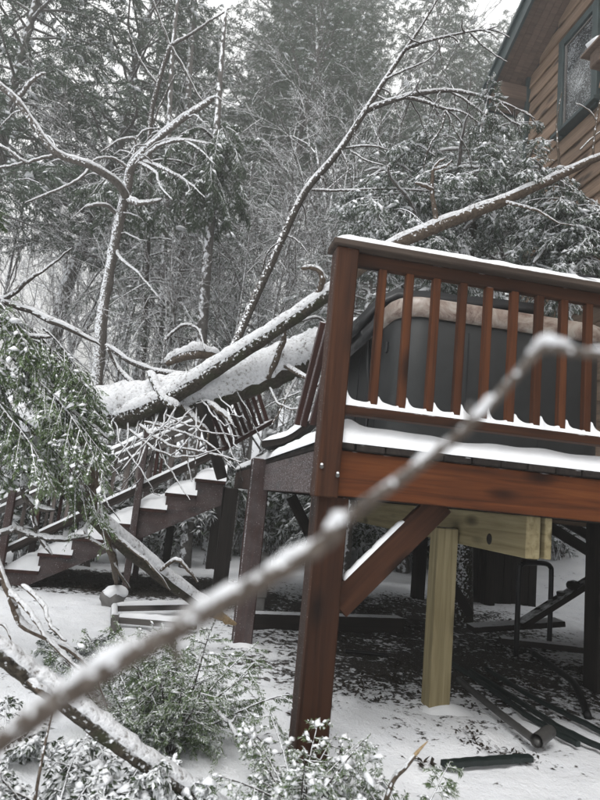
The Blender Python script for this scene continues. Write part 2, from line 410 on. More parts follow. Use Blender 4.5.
# posts
board('corner_post', (-.012, -.003, BZ-.012), (-.012, -.003, 2.081), .105, .105, M_RED, deck, up=(0, 1, 0), bev=.006)
board('support_post', (.042, .105, -.32), (.042, .105, BZ-.002), .145, .145, M_RED, deck, up=(0, 1, 0), bev=.007)
board('support_post', (-.06, 2.15, -.32), (-.06, 2.15, 1.20), .145, .145, M_REDX, deck, up=(0, 1, 0), bev=.007)
board('support_post', (-.15, 3.95, -.32), (-.15, 3.95, BZ-.003), .15, .15, M_DARKW, deck, up=(0, 1, 0), bev=.007)
board('support_post', (-.15, 6.3, -.32), (-.15, 6.3, .97), .15, .15, M_DARKW, deck, up=(0, 1, 0), bev=.007)
board('support_post', (2.47, 1.5, -.32), (2.47, 1.5, BZ-.003), .17, .17, M_DARKW, deck, up=(0, 1, 0), bev=.007)
board('support_post', (2.86, .13, -.32), (2.86, .13, BZ-.003), .145, .145, M_RED, deck, up=(0, 1, 0), bev=.007)
for px, py in ((374, 566), (417, 600), (487, 606)):
    p = at_axis(2, -.2, px, py)
    board('support_post', (p.x, p.y, -.32), (p.x, p.y, BZ-.003), .14, .14, M_DARKW, deck, up=(0, 1, 0), bev=.007)
# yellow treated-lumber repair beam + post
board('repair_beam', (1.085, .155, .855), (1.085, 3.2, .855), .075, .205, M_YEL, deck)
board('repair_beam_end', (1.162, .148, .857), (1.162, 1.4, .857), .036, .20, M_YEL, deck)
board('repair_post', (.990, .97, -.3), (.975, .95, .84), .128, .128, M_YELS, deck, up=(0, 1, 0), bev=.005)
def base_drift(x, y, rx, ry, h, nm='snow'):
    V, Fc = [], []; n, m = 18, 6
    for i in range(m+1):
        u = i/m
        for k in range(n):
            a = 2*math.pi*k/n; q = 1+.2*nz(math.cos(a)*2+x, math.sin(a)*2, 4)
            V.append((x+math.cos(a)*rx*u*q, y+math.sin(a)*ry*u*q, gz(x, y)-.02+h*(math.cos(u*math.pi)*.5+.5)))
    for i in range(m):
        for k in range(n): Fc.append((i*n+k, (i+1)*n+k, (i+1)*n+(k+1) % n, i*n+(k+1) % n))
    kind(link(nm, mesh_py(nm, V, Fc, True), M_SNOW, None, deck), 'stuff')
base_drift(1.04, .93, .26, .17, .06); base_drift(-.06, 2.12, .26, .24, .05); base_drift(.03, .08, .2, .2, .06)
def beam_knot():
    V, Fc = [], []
    c = at_axis(0, 1.046, 489, 539)
    n = 14
    for k in range(n):
        a = 2*math.pi*k/n; V.append((1.0445, c.y+.026*math.cos(a), c.z+.026*math.sin(a)))
    for k in range(n):
        a = 2*math.pi*k/n; V.append((1.048, c.y+.031*math.cos(a), c.z+.031*math.sin(a)))
    Fc.append(tuple(range(n)));
    for k in range(n): Fc.append((k, (k+1) % n, n+(k+1) % n, n+k))
    link('knot', mesh_py('knot', V, Fc), M_DARKW, None, deck)
beam_knot()
# diagonal knee brace
b0 = at_axis(1, .11, 336, 606); b1 = at_axis(1, .11, 441, 502)
br = board('knee_brace', b0, b1, .045, .125, M_RED, deck)
bs0 = at_axis(1, .11, 344, 592); bs1 = at_axis(1, .11, 398, 531)
def ridge_snow(name, p0, p1, w, th, parent, n=26, seed=0, segs=6, fn=None, mat=None):
    """snow pile along a ledge: p0->p1 is the ledge centre line at its top surface"""
    p0, p1 = Vector(p0), Vector(p1); T = (p1-p0).normalized(); S = T.cross(Vector((0, 0, 1))).normalized(); U = S.cross(T)
    V, Fc = [], []
    for i in range(n+1):
        u = i/n; c = p0.lerp(p1, u)
        t = th*(1+.35*mnoise.noise(Vector((u*9, seed, 0)))+.25*mnoise.noise(Vector((u*31, seed, 3)))) if fn is None else fn(u)
        t *= min(1, .25+i*.5, .25+(n-i)*.5)
        wj = w*(1+.06*mnoise.noise(Vector((u*14, seed, 8))))
        for k in range(segs+1):
            a = -1+2*k/segs
            V.append(c + S*(a*wj/2) + U*(t*(1-abs(a)**3.2)**.55 + .0005 - .004*(abs(a) > .99)))
        V.append(c - U*.002)
    m = segs+2
    for i in range(n):
        for k in range(segs): Fc.append((i*m+k, i*m+k+1, (i+1)*m+k+1, (i+1)*m+k))
    Fc.append(tuple(range(segs+1))[::-1]); Fc.append(tuple(n*m+k for k in range(segs+1)))
    o = link(name, mesh_py(name, V, Fc, True), mat or M_SNOW, None, parent); kind(o, 'stuff'); return o
U_br = (Vector(b1)-Vector(b0)).normalized(); n_br = Vector((-U_br.z, 0, U_br.x))
ridge_snow('snow', Vector(b0)+U_br*.10+n_br*.063, Vector(b1)-U_br*.20+n_br*.063, .044, .012, br, seed=4)
# other bracing under the deck, lost in the shade
board('brace', (.95, 3.0, .0), (.35, 3.0, .93), .04, .10, M_DARKW, deck)
board('brace', at(390, 553, 6.8), at(350, 580, 6.8), .04, .09, M_DARKW, deck)
board('brace', at(430, 545, 6.2), at(470, 615, 6.0), .04, .09, M_DARKW, deck)
sk0, sk1 = at_axis(1, 4.9, 455, 590), at_axis(1, 4.9, 532, 590)
for k in range(10):
    x = sk0.x+(sk1.x-sk0.x)*k/9
    board('skirt_board', (x, 4.9, -.25), (x, 4.9, .95), .02, (sk1.x-sk0.x)/9*.96, M_DARKW, deck, up=(1, 0, 0))
board('brace', at(548, 526, 6.0), at(600, 558, 6.0), .05, .10, M_DARKW, deck)
board('brace', at(562, 520, 6.3), at(604, 545, 6.3), .05, .09, M_DARKW, deck)

# railing
tr = board('top_rail', (.041, .005, 2.050), (X1-.1, .005, 2.050), .04, .062, M_RED, deck)
cap = board('rail_cap', (-.085, .0, 2.099), (X1-.05, .0, 2.099), .14, .034, M_CAP, deck, bev=.006)
brl = board('bottom_rail', (.041, .0, 1.340), (X1-.1, .0, 1.340), .072, .040, M_RED, deck)
BAL = [.176+.1334*k for k in range(21)]
for x in BAL:
    j = random.Random(int(x*1000)).uniform(-1, 1)
    board('baluster', (x, .004, 1.355), (x+.0025*j, .004, 2.021), .038, .037, M_REDP, deck, up=(0, 1, 0))
ridge_snow('snow', (-.075, .005, 2.116), (X1-.06, .005, 2.116), .132, .036, cap, n=90, seed=7)
def rail_snow():
    V, Fc = [], []; n = 620; xa, xb = .042, 2.88
    edges = [.041]+[x+.019 for x in BAL]
    segs = 6; m = segs+1
    for i in range(n+1):
        x = xa+(xb-xa)*i/n
        L = max([e for e in edges if e <= x+1e-6] or [.041]); Rr = min([b-.019 for b in BAL if b-.019 >= x-.0005] or [3])
        amp = .075 if L < .05 else max(.008, .050+.05*nz(L*9, 1))
        h = .024+.009*nz(x, 2, 5, 3)+.005*nz(x, 6, 5, 19)+amp*math.exp(-(x-L)/(.017+.010*nz(L*5, 8)))+.006*math.exp(-max(0, Rr-x)/.008)
        if any(abs(x-b) < .019 for b in BAL): h = .02
        for k in range(segs+1):
            a = -1+2*k/segs
            V.append((x, a*.034, 1.360+h*(1-abs(a)**4)**.5+.0005))
    for i in range(n):
        for k in range(segs): Fc.append((i*m+k, i*m+k+1, (i+1)*m+k+1, (i+1)*m+k))
    kind(link('snow', mesh_py('snow', V, Fc, True), M_SNOW, None, brl), 'stuff')
rail_snow()
def deck_snow():
    xs = np.linspace(-.045, X1-.02, 150); ys = np.concatenate([np.array([-.018, -.012, 0, .02, .05, .1]), np.linspace(.2, Y1, 36)])
    V = []
    for j, y in enumerate(ys):
        for x in xs:
            e = min(1, (y+.018)/.07)**.6 * min(1, max(.0, (x+.045)/.06))**.6
            th = (.082+.016*nz(x, y, 0, 2.2)+.008*nz(x, y, 4, 7))*e
            th += .03*math.exp(-((x-.08)/.05)**2)*math.exp(-((y-.05)/.08)**2)*e
            V.append((x, y+.003*nz(x, 4, 0, 15)*(j < 3), DZ+.001+th))
    nx = len(xs); idx = np.arange(len(V)).reshape(len(ys), nx)
    Fc = np.stack([idx[:-1, :-1], idx[:-1, 1:], idx[1:, 1:], idx[1:, :-1]], -1).reshape(-1, 4)
    kind(link('snow', mesh_np('snow', np.array(V), Fc, True), M_SNOW, None, deck), 'stuff')
deck_snow()
def lump_mesh(name, r, seed=0, sq=.6, sub=2):
    bm = bmesh.new(); bmesh.ops.create_icosphere(bm, subdivisions=sub, radius=1)
    for v in bm.verts:
        k = 1+.28*mnoise.noise(v.co*1.6+Vector((seed*7.3, 0, 0)))
        v.co = Vector((v.co.x*r*k, v.co.y*r*k, v.co.z*r*sq*k))
    for f in bm.faces: f.smooth = True
    me = bpy.data.meshes.new(name); bm.to_mesh(me); bm.free(); return me
for (x, z) in ((-.045, 1.075), (.028, 1.045)):   # bolt heads with snow caught on them
    V, Fc = [], []; tube_arrays([(Vector((x, -.05, z)), .009), (Vector((x, -.066, z)), .008)], 8, V, Fc)
    bo = link('bolt', mesh_py('bolt', V, Fc), M_STEEL, None, deck)
    kind(link('snow', lump_mesh('snow', .007, x*100, .8, 1), M_SNOW, Matrix.Translation((x, -.062, z+.011)), bo), 'stuff')

# strap lying on the rail cap at the right
V, Fc = [], []
tube_arrays(smooth_path([((at_axis(2, 2.143, *p)), .006) for p in ((598, 277), (575, 276), (566, 282), (578, 291), (604, 292))], 6), 6, V, Fc)
tag(link('strap', mesh_py('strap', V, Fc, True), M_BLKM), 'thin dark strap looped on the snowy rail cap', 'strap')

# ------------------------------------------------------------------ hot tub
tub = thing('hot_tub', 'dark grey hot tub with tan rim standing on the deck behind the railing', 'hot tub', (1.3, 1.4, DZ))
def rrect(x0, x1, y0, y1, r, n=7):
    P = []
    for cx, cy, a0 in ((x1-r, y1-r, 0), (x0+r, y1-r, 90), (x0+r, y0+r, 180), (x1-r, y0+r, 270)):
        for k in range(n+1):
            a = R(a0+90*k/n); P.append((cx+r*math.cos(a), cy+r*math.sin(a)))
    return P
def loft(sections):
    V, Fc = [], []
    n = len(sections[0][0])
    for P, z in sections:
        V += [(x, y, z) for x, y in P]
    for i in range(len(sections)-1):
        for k in range(n): Fc.append((i*n+k, i*n+(k+1) % n, (i+1)*n+(k+1) % n, (i+1)*n+k))
    Fc.append(tuple(range(n))[::-1]); Fc.append(tuple((len(sections)-1)*n+k for k in range(n)))
    return V, Fc
TX0, TX1, TY0, TY1 = .50, 1.86, .66, 2.04

hb = rrect(TX0+.02, TX1-.02, TY0+.02, TY1-.02, .14); hm = rrect(TX0, TX1, TY0, TY1, .16); 
V, Fc = loft([(hb, DZ+.004), (hm, DZ+.12), (hm, DZ+.84), (rrect(TX0+.01, TX1-.01, TY0+.01, TY1-.01, .16), DZ+.865)])
link('tub_shell', mesh_py('tub_shell', V, Fc, True), M_TUB, None, tub)
m_rim, t_, b_ = new_mat('tan_marbled_rim'); g_ = nd(t_, 'ShaderNodeTexCoord')
finish(t_, b_, ramp(t_, tnoise(t_, g_.outputs['Object'], 7, 6, .7, 1.5), [(0.34, (.07, .035, .025)), (0.47, (.20, .15, .125)), (0.62, (.32, .285, .25))]), .35, .5)
V, Fc = loft([(rrect(TX0-.015, TX1+.015, TY0-.015, TY1+.015, .17), DZ+.860), (rrect(TX0-.03, TX1+.03, TY0-.03, TY1+.03, .18), DZ+.875), (rrect(TX0-.03, TX1+.03, TY0-.03, TY1+.03, .18), DZ+.960), (rrect(TX0+.0, TX1, TY0, TY1, .16), DZ+.980)])
link('rim', mesh_py('rim', V, Fc, True), m_rim, None, tub)
for x in (.93, 1.40):
    link('panel_seam', box_mesh(.008, .006, .68, .001), M_COVER, Matrix.Translation((x, TY0-.002, DZ+.46)), tub)
for y in (1.03, 1.5):
    link('panel_seam', box_mesh(.006, .012, .68, .001), M_COVER, Matrix.Translation((TX0-.002, y, DZ+.46)), tub)
link('handle', box_mesh(.018, .03, .07, .005), M_COVER, Matrix.Translation((TX0-.007, .87, DZ+.70)), tub)
# folded black cover slid towards the back left
cov = thing('tub_cover', 'folded black vinyl cover sagging over the back of the hot tub', 'cover', (1.0, 1.5, DZ+.99))
def cover_mesh():
    bm = bmesh.new(); bmesh.ops.create_cube(bm, size=1)
    bmesh.ops.scale(bm, vec=(1.35, .95, .11), verts=bm.verts)
    bmesh.ops.bevel(bm, geom=bm.edges[:], offset=.03, segments=2, affect='EDGES')
    bmesh.ops.subdivide_edges(bm, edges=[e for e in bm.edges if e.calc_length() > .3], cuts=9, use_grid_fill=True)
    for v in bm.verts:
        s = max(0, -.35-v.co.x)
        v.co.z -= s*s*2.6; v.co.z += .012*mnoise.noise(v.co*5)
    for f in bm.faces: f.smooth = True
    me = bpy.data.meshes.new('cover_panel'); bm.to_mesh(me); bm.free(); return me
cm = cover_mesh()
link('cover_panel', cm, M_COVER, Matrix.Translation((1.02, 1.5, DZ+1.035)) @ Matrix.Rotation(R(-2), 4, 'Y'), cov)
cp2 = link('cover_panel', cm, M_COVER, Matrix.Translation((1.0, 1.56, DZ+1.15)) @ Matrix.Rotation(R(-3), 4, 'Y'), cov)
V, Fc = [], []
for i in range(15):
    for j in range(9):
        u, v = i/14, j/8; x = .46+u*1.14; y = 1.16+v*.78
        e = min(1, 6*u, 6*(1-u), 5*v, 5*(1-v))**.5
        s = max(0, -.35-(x-1.0)); V.append((x, y, DZ+1.19-.052*(x-1.0)*-1-s*s*2.6+.075*e*(1+.3*nz(x, y, 0, 5))-.02))
Fc = [(i*9+j, (i+1)*9+j, (i+1)*9+j+1, i*9+j+1) for i in range(14) for j in range(8)]
kind(link('snow', mesh_py('snow', V, Fc, True), M_SNOW, None, cp2), 'stuff')
for pts in ([(.47, 1.1, 2.16), (.44, 1.12, 2.0), (.47, 1.1, 1.6), (.46, 1.08, 1.3)], [(.47, 1.65, 2.14), (.42, 1.7, 2.0), (.40, 1.75, 1.75)]):
    V, Fc = [], []; tube_arrays(smooth_path([(Vector(p), .011) for p in pts], 5), 6, V, Fc)
    link('strap', mesh_py('strap', V, Fc, True), M_COVER, None, cov)

# ================================================================== stairs
stairs = thing('stairs', 'snow-covered red wooden stairs going down to the left from the deck', 'stairs', (-1.2, 4.3, -.2))
SY0, SY1 = 3.86, 4.90
SX = -.24
NST, RISE, RUN = 7, (DZ+.2)/8, .285
def stringer(y):
    top = [(-.04, DZ-.06)]; x = -.12; z = DZ-RISE
    pts = []
    for k in range(NST):
        zt = DZ-RISE*(k+1)-.036; xa = SX-RUN*k; xb = SX-RUN*(k+1)
        pts += [(xa, zt), (xb, zt)]
    low = [(SX-RUN*NST, -.22), (SX-RUN*NST+.13, -.22), (SX, DZ-RISE-.25)]
    poly = pts+low; V = [(p[0], y-.02, p[1]) for p in poly]+[(p[0], y+.02, p[1]) for p in poly]
    n = len(poly); Fc = [tuple(range(n)), tuple(range(n, 2*n))[::-1]]+[(k, n+k, n+(k+1) % n, (k+1) % n) for k in range(n)]
    me = mesh_py('stringer', V, Fc)
    bm = bmesh.new(); bm.from_mesh(me); bmesh.ops.recalc_face_normals(bm, faces=bm.faces); bmesh.ops.triangulate(bm, faces=[f for f in bm.faces if len(f.verts) > 4]); bm.to_mesh(me); bm.free()
    return me
for y in (SY0, SY1): link('stringer', stringer(y), M_REDX, None, stairs)
for k in range(NST):
    z = DZ-RISE*(k+1)-.018; xc = SX-RUN*(k+.5)
    td = board('tread', (xc, SY0-.05, z), (xc, SY1+.05, z), RUN+.035, .035, M_REDS, stairs)
    V, Fc = [], []
    for i in range(13):
        for j in range(11):
            u, v = i/12, j/10
            e = min(1, u*2.2)**.5*(1-abs(2*v-1)**8)**.5
            V.append((xc+(u-.5)*(RUN+.045)+.004*nz(v*6, k, 3), SY0-.055+v*(SY1-SY0+.11), z+.017+e*(.11+.06*nz(u*2+k*3, v*3, k)+(.07+.05*nz(k*2.3, 1))*u*u)))
    Fc = [(i*11+j, (i+1)*11+j, (i+1)*11+j+1, i*11+j+1) for i in range(12) for j in range(10)]
    kind(link('snow', mesh_py('snow', V, Fc, True), M_SNOW, None, td), 'stuff')
def stair_rail(y, full):
    f = lambda x: DZ-RISE/RUN*(SX-x)
    xa, xb = SX-.12, SX-RUN*NST-.25
    b = board('bottom_rail', (xa, y, f(xa)+.19), (xb, y, f(xb)+.19), .04, .05, M_DARKS, stairs)
    ridge_snow('snow', (xa, y, f(xa)+.222), (xb, y, f(xb)+.222), .042, .020, b, n=40, seed=y*5)
    if full:
        b = board('handrail', (xa, y, f(xa)+.72), (xb, y, f(xb)+.72), .075, .036, M_GREY, stairs)
        ridge_snow('snow', (xa-.02, y, f(xa)+.745), (xb, y, f(xb)+.745), .07, .032, b, n=40, seed=y*3)
        b = board('handrail', (xa, y-.02, f(xa)+.63), (xb, y-.02, f(xb)+.63), .035, .06, M_GREY, stairs)
        ridge_snow('snow', (xa-.02, y-.03, f(xa)+.667), (xb, y-.03, f(xb)+.667), .035, .02, b, n=40, seed=y*7)
        for k in range(14):
            x = xa-.06-k*.135
            board('baluster', (x, y+.03, f(x)+.20), (x, y+.03, f(x)+.735), .033, .033, M_REDW if k % 4 else M_REDS, stairs, up=(0, 1, 0))
    for x in (SX-.85, xb+.2):
        top = f(x)+.78; yy = y+(.07 if y > 4.4 else -.06)
        board('newel_post', (x, yy, -.28), (x, yy, top), .066, .066, M_REDX, stairs, up=(0, 1, 0))
stair_rail(SY0, True); stair_rail(SY1, True)
board('support_post', (-.75, SY1-.07, -.28), (-.75, SY1-.07, .45), .09, .09, M_DARKW, stairs, up=(0, 1, 0))

# ------------------------------------------------------------------ crushed side railing
wr = thing('broken_railing', 'crushed deck side railing leaning under the fallen trunk', 'railing', (-.1, 2.9, DZ))
board('newel_post', at(222, 478, 4.95), at(201, 402, 4.9), .09, .09, M_DARKW, wr, up=(0, 1, 0))
for k in range(9):
    u = k/8; tb = 5.28+u*.45
    p = at(226+42*u, 446-22*u, tb); q = at(196+50*u, 378-22*u, tb+.05)
    board('baluster', p, q, .036, .036, M_REDS, wr, up=(0, 1, 0))
board('bottom_rail', at(222, 449, 5.26), at(272, 421, 5.75), .06, .04, M_REDS, wr)
board('top_rail', at(194, 382, 5.42), at(248, 356, 5.8), .06, .04, M_REDS, wr)
wr2 = thing('leaning_rail_section', 'loose red rail boards leaning behind the tall corner post', 'railing', (.05, 1.2, DZ))
for (a, b, w) in (((303, 425, 4.0), (331, 318, 3.75), .06), ((297, 424, 4.15), (323, 322, 3.95), .05), ((312, 424, 3.9), (337, 330, 3.65), .045)):
    board('rail_board', at(*a), at(*b), .04, w, M_REDS, wr2, up=(0, 1, 0))
# curled decking panel with snow on it
path = [at(262, 441, 4.45), at(285, 437, 4.3), at(305, 424, 4.15), at(322, 406, 4.0), at(334, 392, 3.9)]
V, Fc, VS, FS = [], [], [], []
sp = smooth_path([(p, 1) for p in path], 6); dep = Vector((.12, .55, .02))
for i, (p, _) in enumerate(sp):
    u = i/(len(sp)-1)
    for d, z in ((0, 0), (1, 0), (1, -.045), (0, -.045)): V.append(p+dep*d+Vector((0, 0, z)))
    for k in range(7):
        a = k/6; VS.append(p+dep*(a*1.04-.02)+Vector((0, 0, .002+.065*(1-abs(2*a-1)**4)**.5*min(1, .2+4*u, .2+5*(1-u))*(1+.3*nz(u*6, a*3)))))
for i in range(len(sp)-1):
    for k in range(4): Fc.append((i*4+k, i*4+(k+1) % 4, (i+1)*4+(k+1) % 4, (i+1)*4+k))
    for k in range(6): FS.append((i*7+k, i*7+k+1, (i+1)*7+k+1, (i+1)*7+k))
Fc += [(0, 1, 2, 3), tuple(len(V)-4+k for k in (3, 2, 1, 0))]
pn = link('bent_board', mesh_py('bent_board', V, Fc), M_DARKW, None, deck); pn['label'] = 'bent dark deck board with a thick cap of snow'
kind(link('snow', mesh_py('snow', VS, FS, True), M_SNOW, None, pn), 'stuff')

# ================================================================== things lying under the deck
def pipe(name, pts, r, mat, label, cat, n=5, sides=10, snow=.5, group=None, hollow=False):
    path = smooth_path([(Vector(p), r) for p in pts], n)
    V, Fc = [], []; tube_arrays(path, sides, V, Fc)
    o = link(name, mesh_py(name, V, Fc, True), mat); tag(o, label, cat, group)
    return o, path
G = lambda px, py, dz=0.0: (lambda p: Vector((p.x, p.y, gz(p.x, p.y)+dz+.01)))(at_axis(2, -.2, px, py))
pp, pth = pipe('steel_pipe', [G(458, 686, .035), G(500, 721, .035), G(540, 752, .035)], .021, M_STEEL, 'grey metal pipe lying on snow beside the yellow post', 'pipe')
e0, e1 = G(536, 752, .05), G(550, 744, .06)
V, Fc = [], []; tube_arrays([(e0, .034), (e0.lerp(e1, .85), .034), (e1, .031)], 14, V, Fc, cap=False)
el = link('pipe_cap', mesh_py('pipe_cap', V, Fc, True), M_STEEL, None, pp)
V, Fc = [], []; tube_arrays([(e0.lerp(e1, .80), .030), (e0.lerp(e1, .99), .028)], 14, V, Fc)
link('cap_face', mesh_py('cap_face', V, Fc), simple('pale_pipe_end', (.55, .55, .54), .4), None, pp)
def green_bar(pxs, label, w=.028, wav=.0025):
    P = [G(*p) for p in pxs]; P = [p for p, _ in smooth_path([(p, 1) for p in P], 8)]
    V, Fc = [], []
    for i, p in enumerate(P):
        T = (P[min(i+1, len(P)-1)]-P[max(i-1, 0)]).normalized(); S = T.cross(Vector((0, 0, 1))).normalized()
        p = p+S*wav*math.sin(i*1.3)+Vector((0, 0, .012+.004*nz(i*.7, 3)))
        w2 = w*(1+.25*nz(i*.8, 9))
        for a, z in ((-1, 0), (-1, .022), (-.7, .026), (.7, .026), (1, .022), (1, 0)): V.append(p+S*a*w2/2+Vector((0, 0, z)))
    for i in range(len(P)-1):
        for k in range(6): Fc.append((i*6+k, i*6+(k+1) % 6, (i+1)*6+(k+1) % 6, (i+1)*6+k))
    Fc += [tuple(range(6)), tuple(len(V)-6+k for k in range(6))[::-1]]
    tag(link('green_rail', mesh_py('green_rail', V, Fc), M_GREEN), label, 'metal rail', 'green rails on the ground')
green_bar([(486, 673), (530, 701), (575, 724), (606, 741)], 'uppermost of three long dark green rails lying under the deck')
green_bar([(470, 676), (520, 708), (560, 734), (603, 755)], 'middle one of three long dark green rails lying under the deck')
green_bar([(452, 668), (492, 695), (530, 723), (578, 751)], 'lowest of three long dark green rails, ending near the pipe cap')
green_bar([(443, 773), (485, 769), (530, 764)], 'short dark green rail end on open snow in front of the pipe', .045, .0)
u_ = [G(516, 655), None, None, G(549, 650)]
za = .56
fr, _ = pipe('bent_tube_frame', [u_[0], Vector((u_[0].x, u_[0].y, za-.10)), Vector((u_[0].x+.02, u_[0].y+.01, za-.02)), Vector((u_[0].x+.10, u_[0].y+.05, za)), Vector((u_[3].x-.12, u_[3].y-.06, za)), Vector((u_[3].x-.02, u_[3].y-.01, za-.03)), Vector((u_[3].x, u_[3].y, za-.13)), u_[3]], .022, M_BLKM, 'upside-down U of black metal tube standing under the deck', 'tube frame', 6)
ebp, _ = pipe('bent_pipe', [G(532, 655, .03), G(556, 674, .03), G(572, 690, .05), G(580, 702, .03), G(588, 718, .0)], .024, M_BLKM, 'dark pipe with a bend lying at right under the deck', 'pipe')
hp, _ = pipe('short_bar', [G(345, 654, .012), G(370, 656, .012), G(388, 658, .012)], .014, M_BLKM, 'short dark bar in the snow behind the corner post', 'bar')
# planks and blocks in the shade at the right
rnd = random.Random(3)
for i, (a, b_2, w, lab) in enumerate((((520, 625, 5.3), (604, 572, 5.5), .14, 'dark plank leaning up to the right behind the bent tube'), ((470, 628, 5.6), (560, 622, 5.7), .2, 'dark wide plank lying flat at the back under the deck'), ((500, 640, 5.3), (590, 650, 5.2), .12, 'dark narrow plank lying flat behind the bent pipe'))):
    tag(board('plank', at(*a), at(*b_2), w, .05, M_DARKW), lab, 'plank', 'planks under the deck')
for i, (px, py, lab) in enumerate(((573, 585, 'larger dark stone resting on the leaning plank under the deck'), (561, 594, 'smaller dark stone beside another on the leaning plank'))):
    tag(link('stone', lump_mesh('stone', .062-.02*i, 4+i, .7, 2), M_DARKW, Matrix.Translation(at(px, py, 5.42))), lab, 'stone')
p = at_axis(2, -.2, 262, 640)
bk = thing('block_pier', 'grey concrete block pier behind the snow-spattered deck post', 'pier', (.15, 3.3, -.2))
for k in range(3):
    link('block', box_mesh(.2, .4, .19, .01), M_BLOCK, Matrix.Translation((.13+.01*k, 3.35, -.12+.193*k)), bk)
lg = thing('timber_edging', 'dark timber lying on the ground under the side of the deck', 'timber', (.6, 2.9, -.2))
board('timber', (.05, 2.75, -.15), (1.5, 3.0, -.15), .14, .15, M_DARKW, lg)
# low timber frame on the snow at left
fr_ = thing('timber_frame', 'low snow-topped timber frame on the ground below the stairs', 'frame', tuple(G(150, 625)))
for a, b_2 in (((113, 616), (196, 613)), ((113, 628), (196, 634)), ((113, 616), (113, 630))):
    q = board('rail', G(a[0], a[1], .05), G(b_2[0], b_2[1], .05), .05, .05, M_GREY, fr_)
    P0, P1 = G(a[0], a[1], .076), G(b_2[0], b_2[1], .076)
    ridge_snow('snow', P0, P1, .05, .03, q, n=12, seed=a[0])
board('stub_post', G(113, 634), G(113, 634, .13), .05, .05, M_GREY, fr_, up=(0, 1, 0))
rk = thing('rock', 'round rock half covered with snow under the foot of the stairs', 'rock', tuple(G(112, 606)))
p = G(112, 606)
link('stone', lump_mesh('stone', .115, 3, .8, 3), M_BLOCK, Matrix.Translation(p+Vector((0, 0, .04))), rk)
kind(link('snow', lump_mesh('snow', .112, 5, .5, 3), M_SNOW, Matrix.Translation(p+Vector((0.01, 0.02, .105))), rk), 'stuff')

# dead leaves
def leaf_litter():
    rng = np.random.default_rng(5); V, Fc = [], []
    def put(x, y, s):
        z = gz(x, y)+(.020*nz(x, y, 1, 5)+.010*nz(x, y, 4, 13))+.008
        a = rng.uniform(0, 6.28); tl = rng.normal(0, .35, 2)
        ax = Vector((math.cos(a), math.sin(a), tl[0])); ay = Vector((-math.sin(a), math.cos(a), tl[1]))
        c = Vector((x, y, z)); b = len(V)
        V.extend([c-ax*s, c+ay*s*.45+Vector((0, 0, s*.3)), c+ax*s, c-ay*s*.45]); Fc.append((b, b+1, b+2, b+3))
    n = 0
    while n < 2300:
        x, y = rng.uniform(-.1, 3.1), rng.uniform(.1, 5)
        d = nz(x, y, 11, 2.2)+.5*nz(x, y, 13, 6)+.25*sstep(.2, 1.6, y)
        if d > .46+.12*rng.random(): put(x, y, rng.uniform(.008, .024)); n += 1
    for cx, cy in [tuple(G(*q)[:2]) for q in ((480, 748), (472, 735), (360, 690), (340, 640), (400, 680), (495, 690), (520, 757))]:
        for _ in range(60): put(cx+rng.normal(0, .045), cy+rng.normal(0, .06), rng.uniform(.007, .017))
    n = 0
    while n < 1300:
        x, y = rng.uniform(-2.7, -.1), rng.uniform(3.9, 5.4)
        if nz(x, y, 21, 3) > -.1: put(x, y, rng.uniform(.012, .03)); n += 1
    me = mesh_py('leaf_litter', V, Fc); o = link('leaf_litter', me, M_LITTER)
    tag(o, 'dark dead leaves scattered over thin snow under the deck', 'leaves'); kind(o, 'stuff')
leaf_litter()

# ================================================================== house
HX = 3.0; YC = 3.71
house = thing('house', 'brown clapboard house with teal trim rising at the upper right', 'house', (HX+2, .5, -.2))
WY0, WY1, WZ0, WZ1 = 2.43, 2.985, 5.20, 6.30
SOF = lambda y: 6.345+(3.865-y)*.508
bh = .19
def clap(y0, y1, z0):
    """one lap board: thick lower edge, thin top"""
    z1 = z0+bh+.02
    V = []
    for y in (y0, y1): V += [(HX+.02, y, z0), (HX-.026, y, z0), (HX-.022, y, z0-.004) , (HX-.004, y, z1), (HX+.02, y, z1)]
    # order polygon
    V = []
    for y in (y0, y1): V += [(HX+.03, y, z0), (HX-.028, y, z0), (HX-.030, y, z0+.012), (HX-.004, y, z1), (HX+.03, y, z1)]
    Fc = [(0, 1, 2, 3, 4), (9, 8, 7, 6, 5)]+[(k, 5+k, 5+(k+1) % 5, (k+1) % 5) for k in range(5)]
    # local frame with the grain along X
    M = Matrix(((0, -1, 0, HX), (1, 0, 0, (y0+y1)/2), (0, 0, 1, z0), (0, 0, 0, 1)))
    Mi = M.inverted(); me = mesh_py('siding_board', [Mi @ Vector(v) for v in V], Fc)
    bm = bmesh.new(); bm.from_mesh(me); bmesh.ops.recalc_face_normals(bm, faces=bm.faces); bm.to_mesh(me); bm.free()
    link('siding_board', me, M_SIDING, M, house)
z = 0.93
k = 0
link('foundation', box_mesh(3.2, 6.5, 1.3, .01), M_BLOCK, Matrix.Translation((6.3, .2, .27)), house)
while z < 8.3:
    # upper end limited by the rake: boards shorten as the roof slopes
    ye = YC-.012
    if z+bh > SOF(YC): ye = min(ye, 3.865-(z+bh*.5-6.345)/.508)
    if z+bh*.5 > WZ0-.09 and z+bh*.5 < WZ1+.09:
        clap(WY1+.075, ye, z); clap(-4.0, WY0-.075, z)
    else:
        clap(-4.0, ye, z)
    z += bh; k += 1
link('wall_core', mesh_py('wall_core', [(HX+.05, YC-.02, .92), (HX+.05, YC-.02, 6.3), (HX+.05, -4, 10), (HX+.05, -4, .92), (8, YC-.02, .92), (8, YC-.02, 6.3), (8, -4, 10), (8, -4, .92)], [(0, 1, 2, 3), (4, 7, 6, 5), (0, 4, 5, 1), (1, 5, 6, 2), (3, 2, 6, 7), (0, 3, 7, 4)]), M_SOFFIT, None, house)
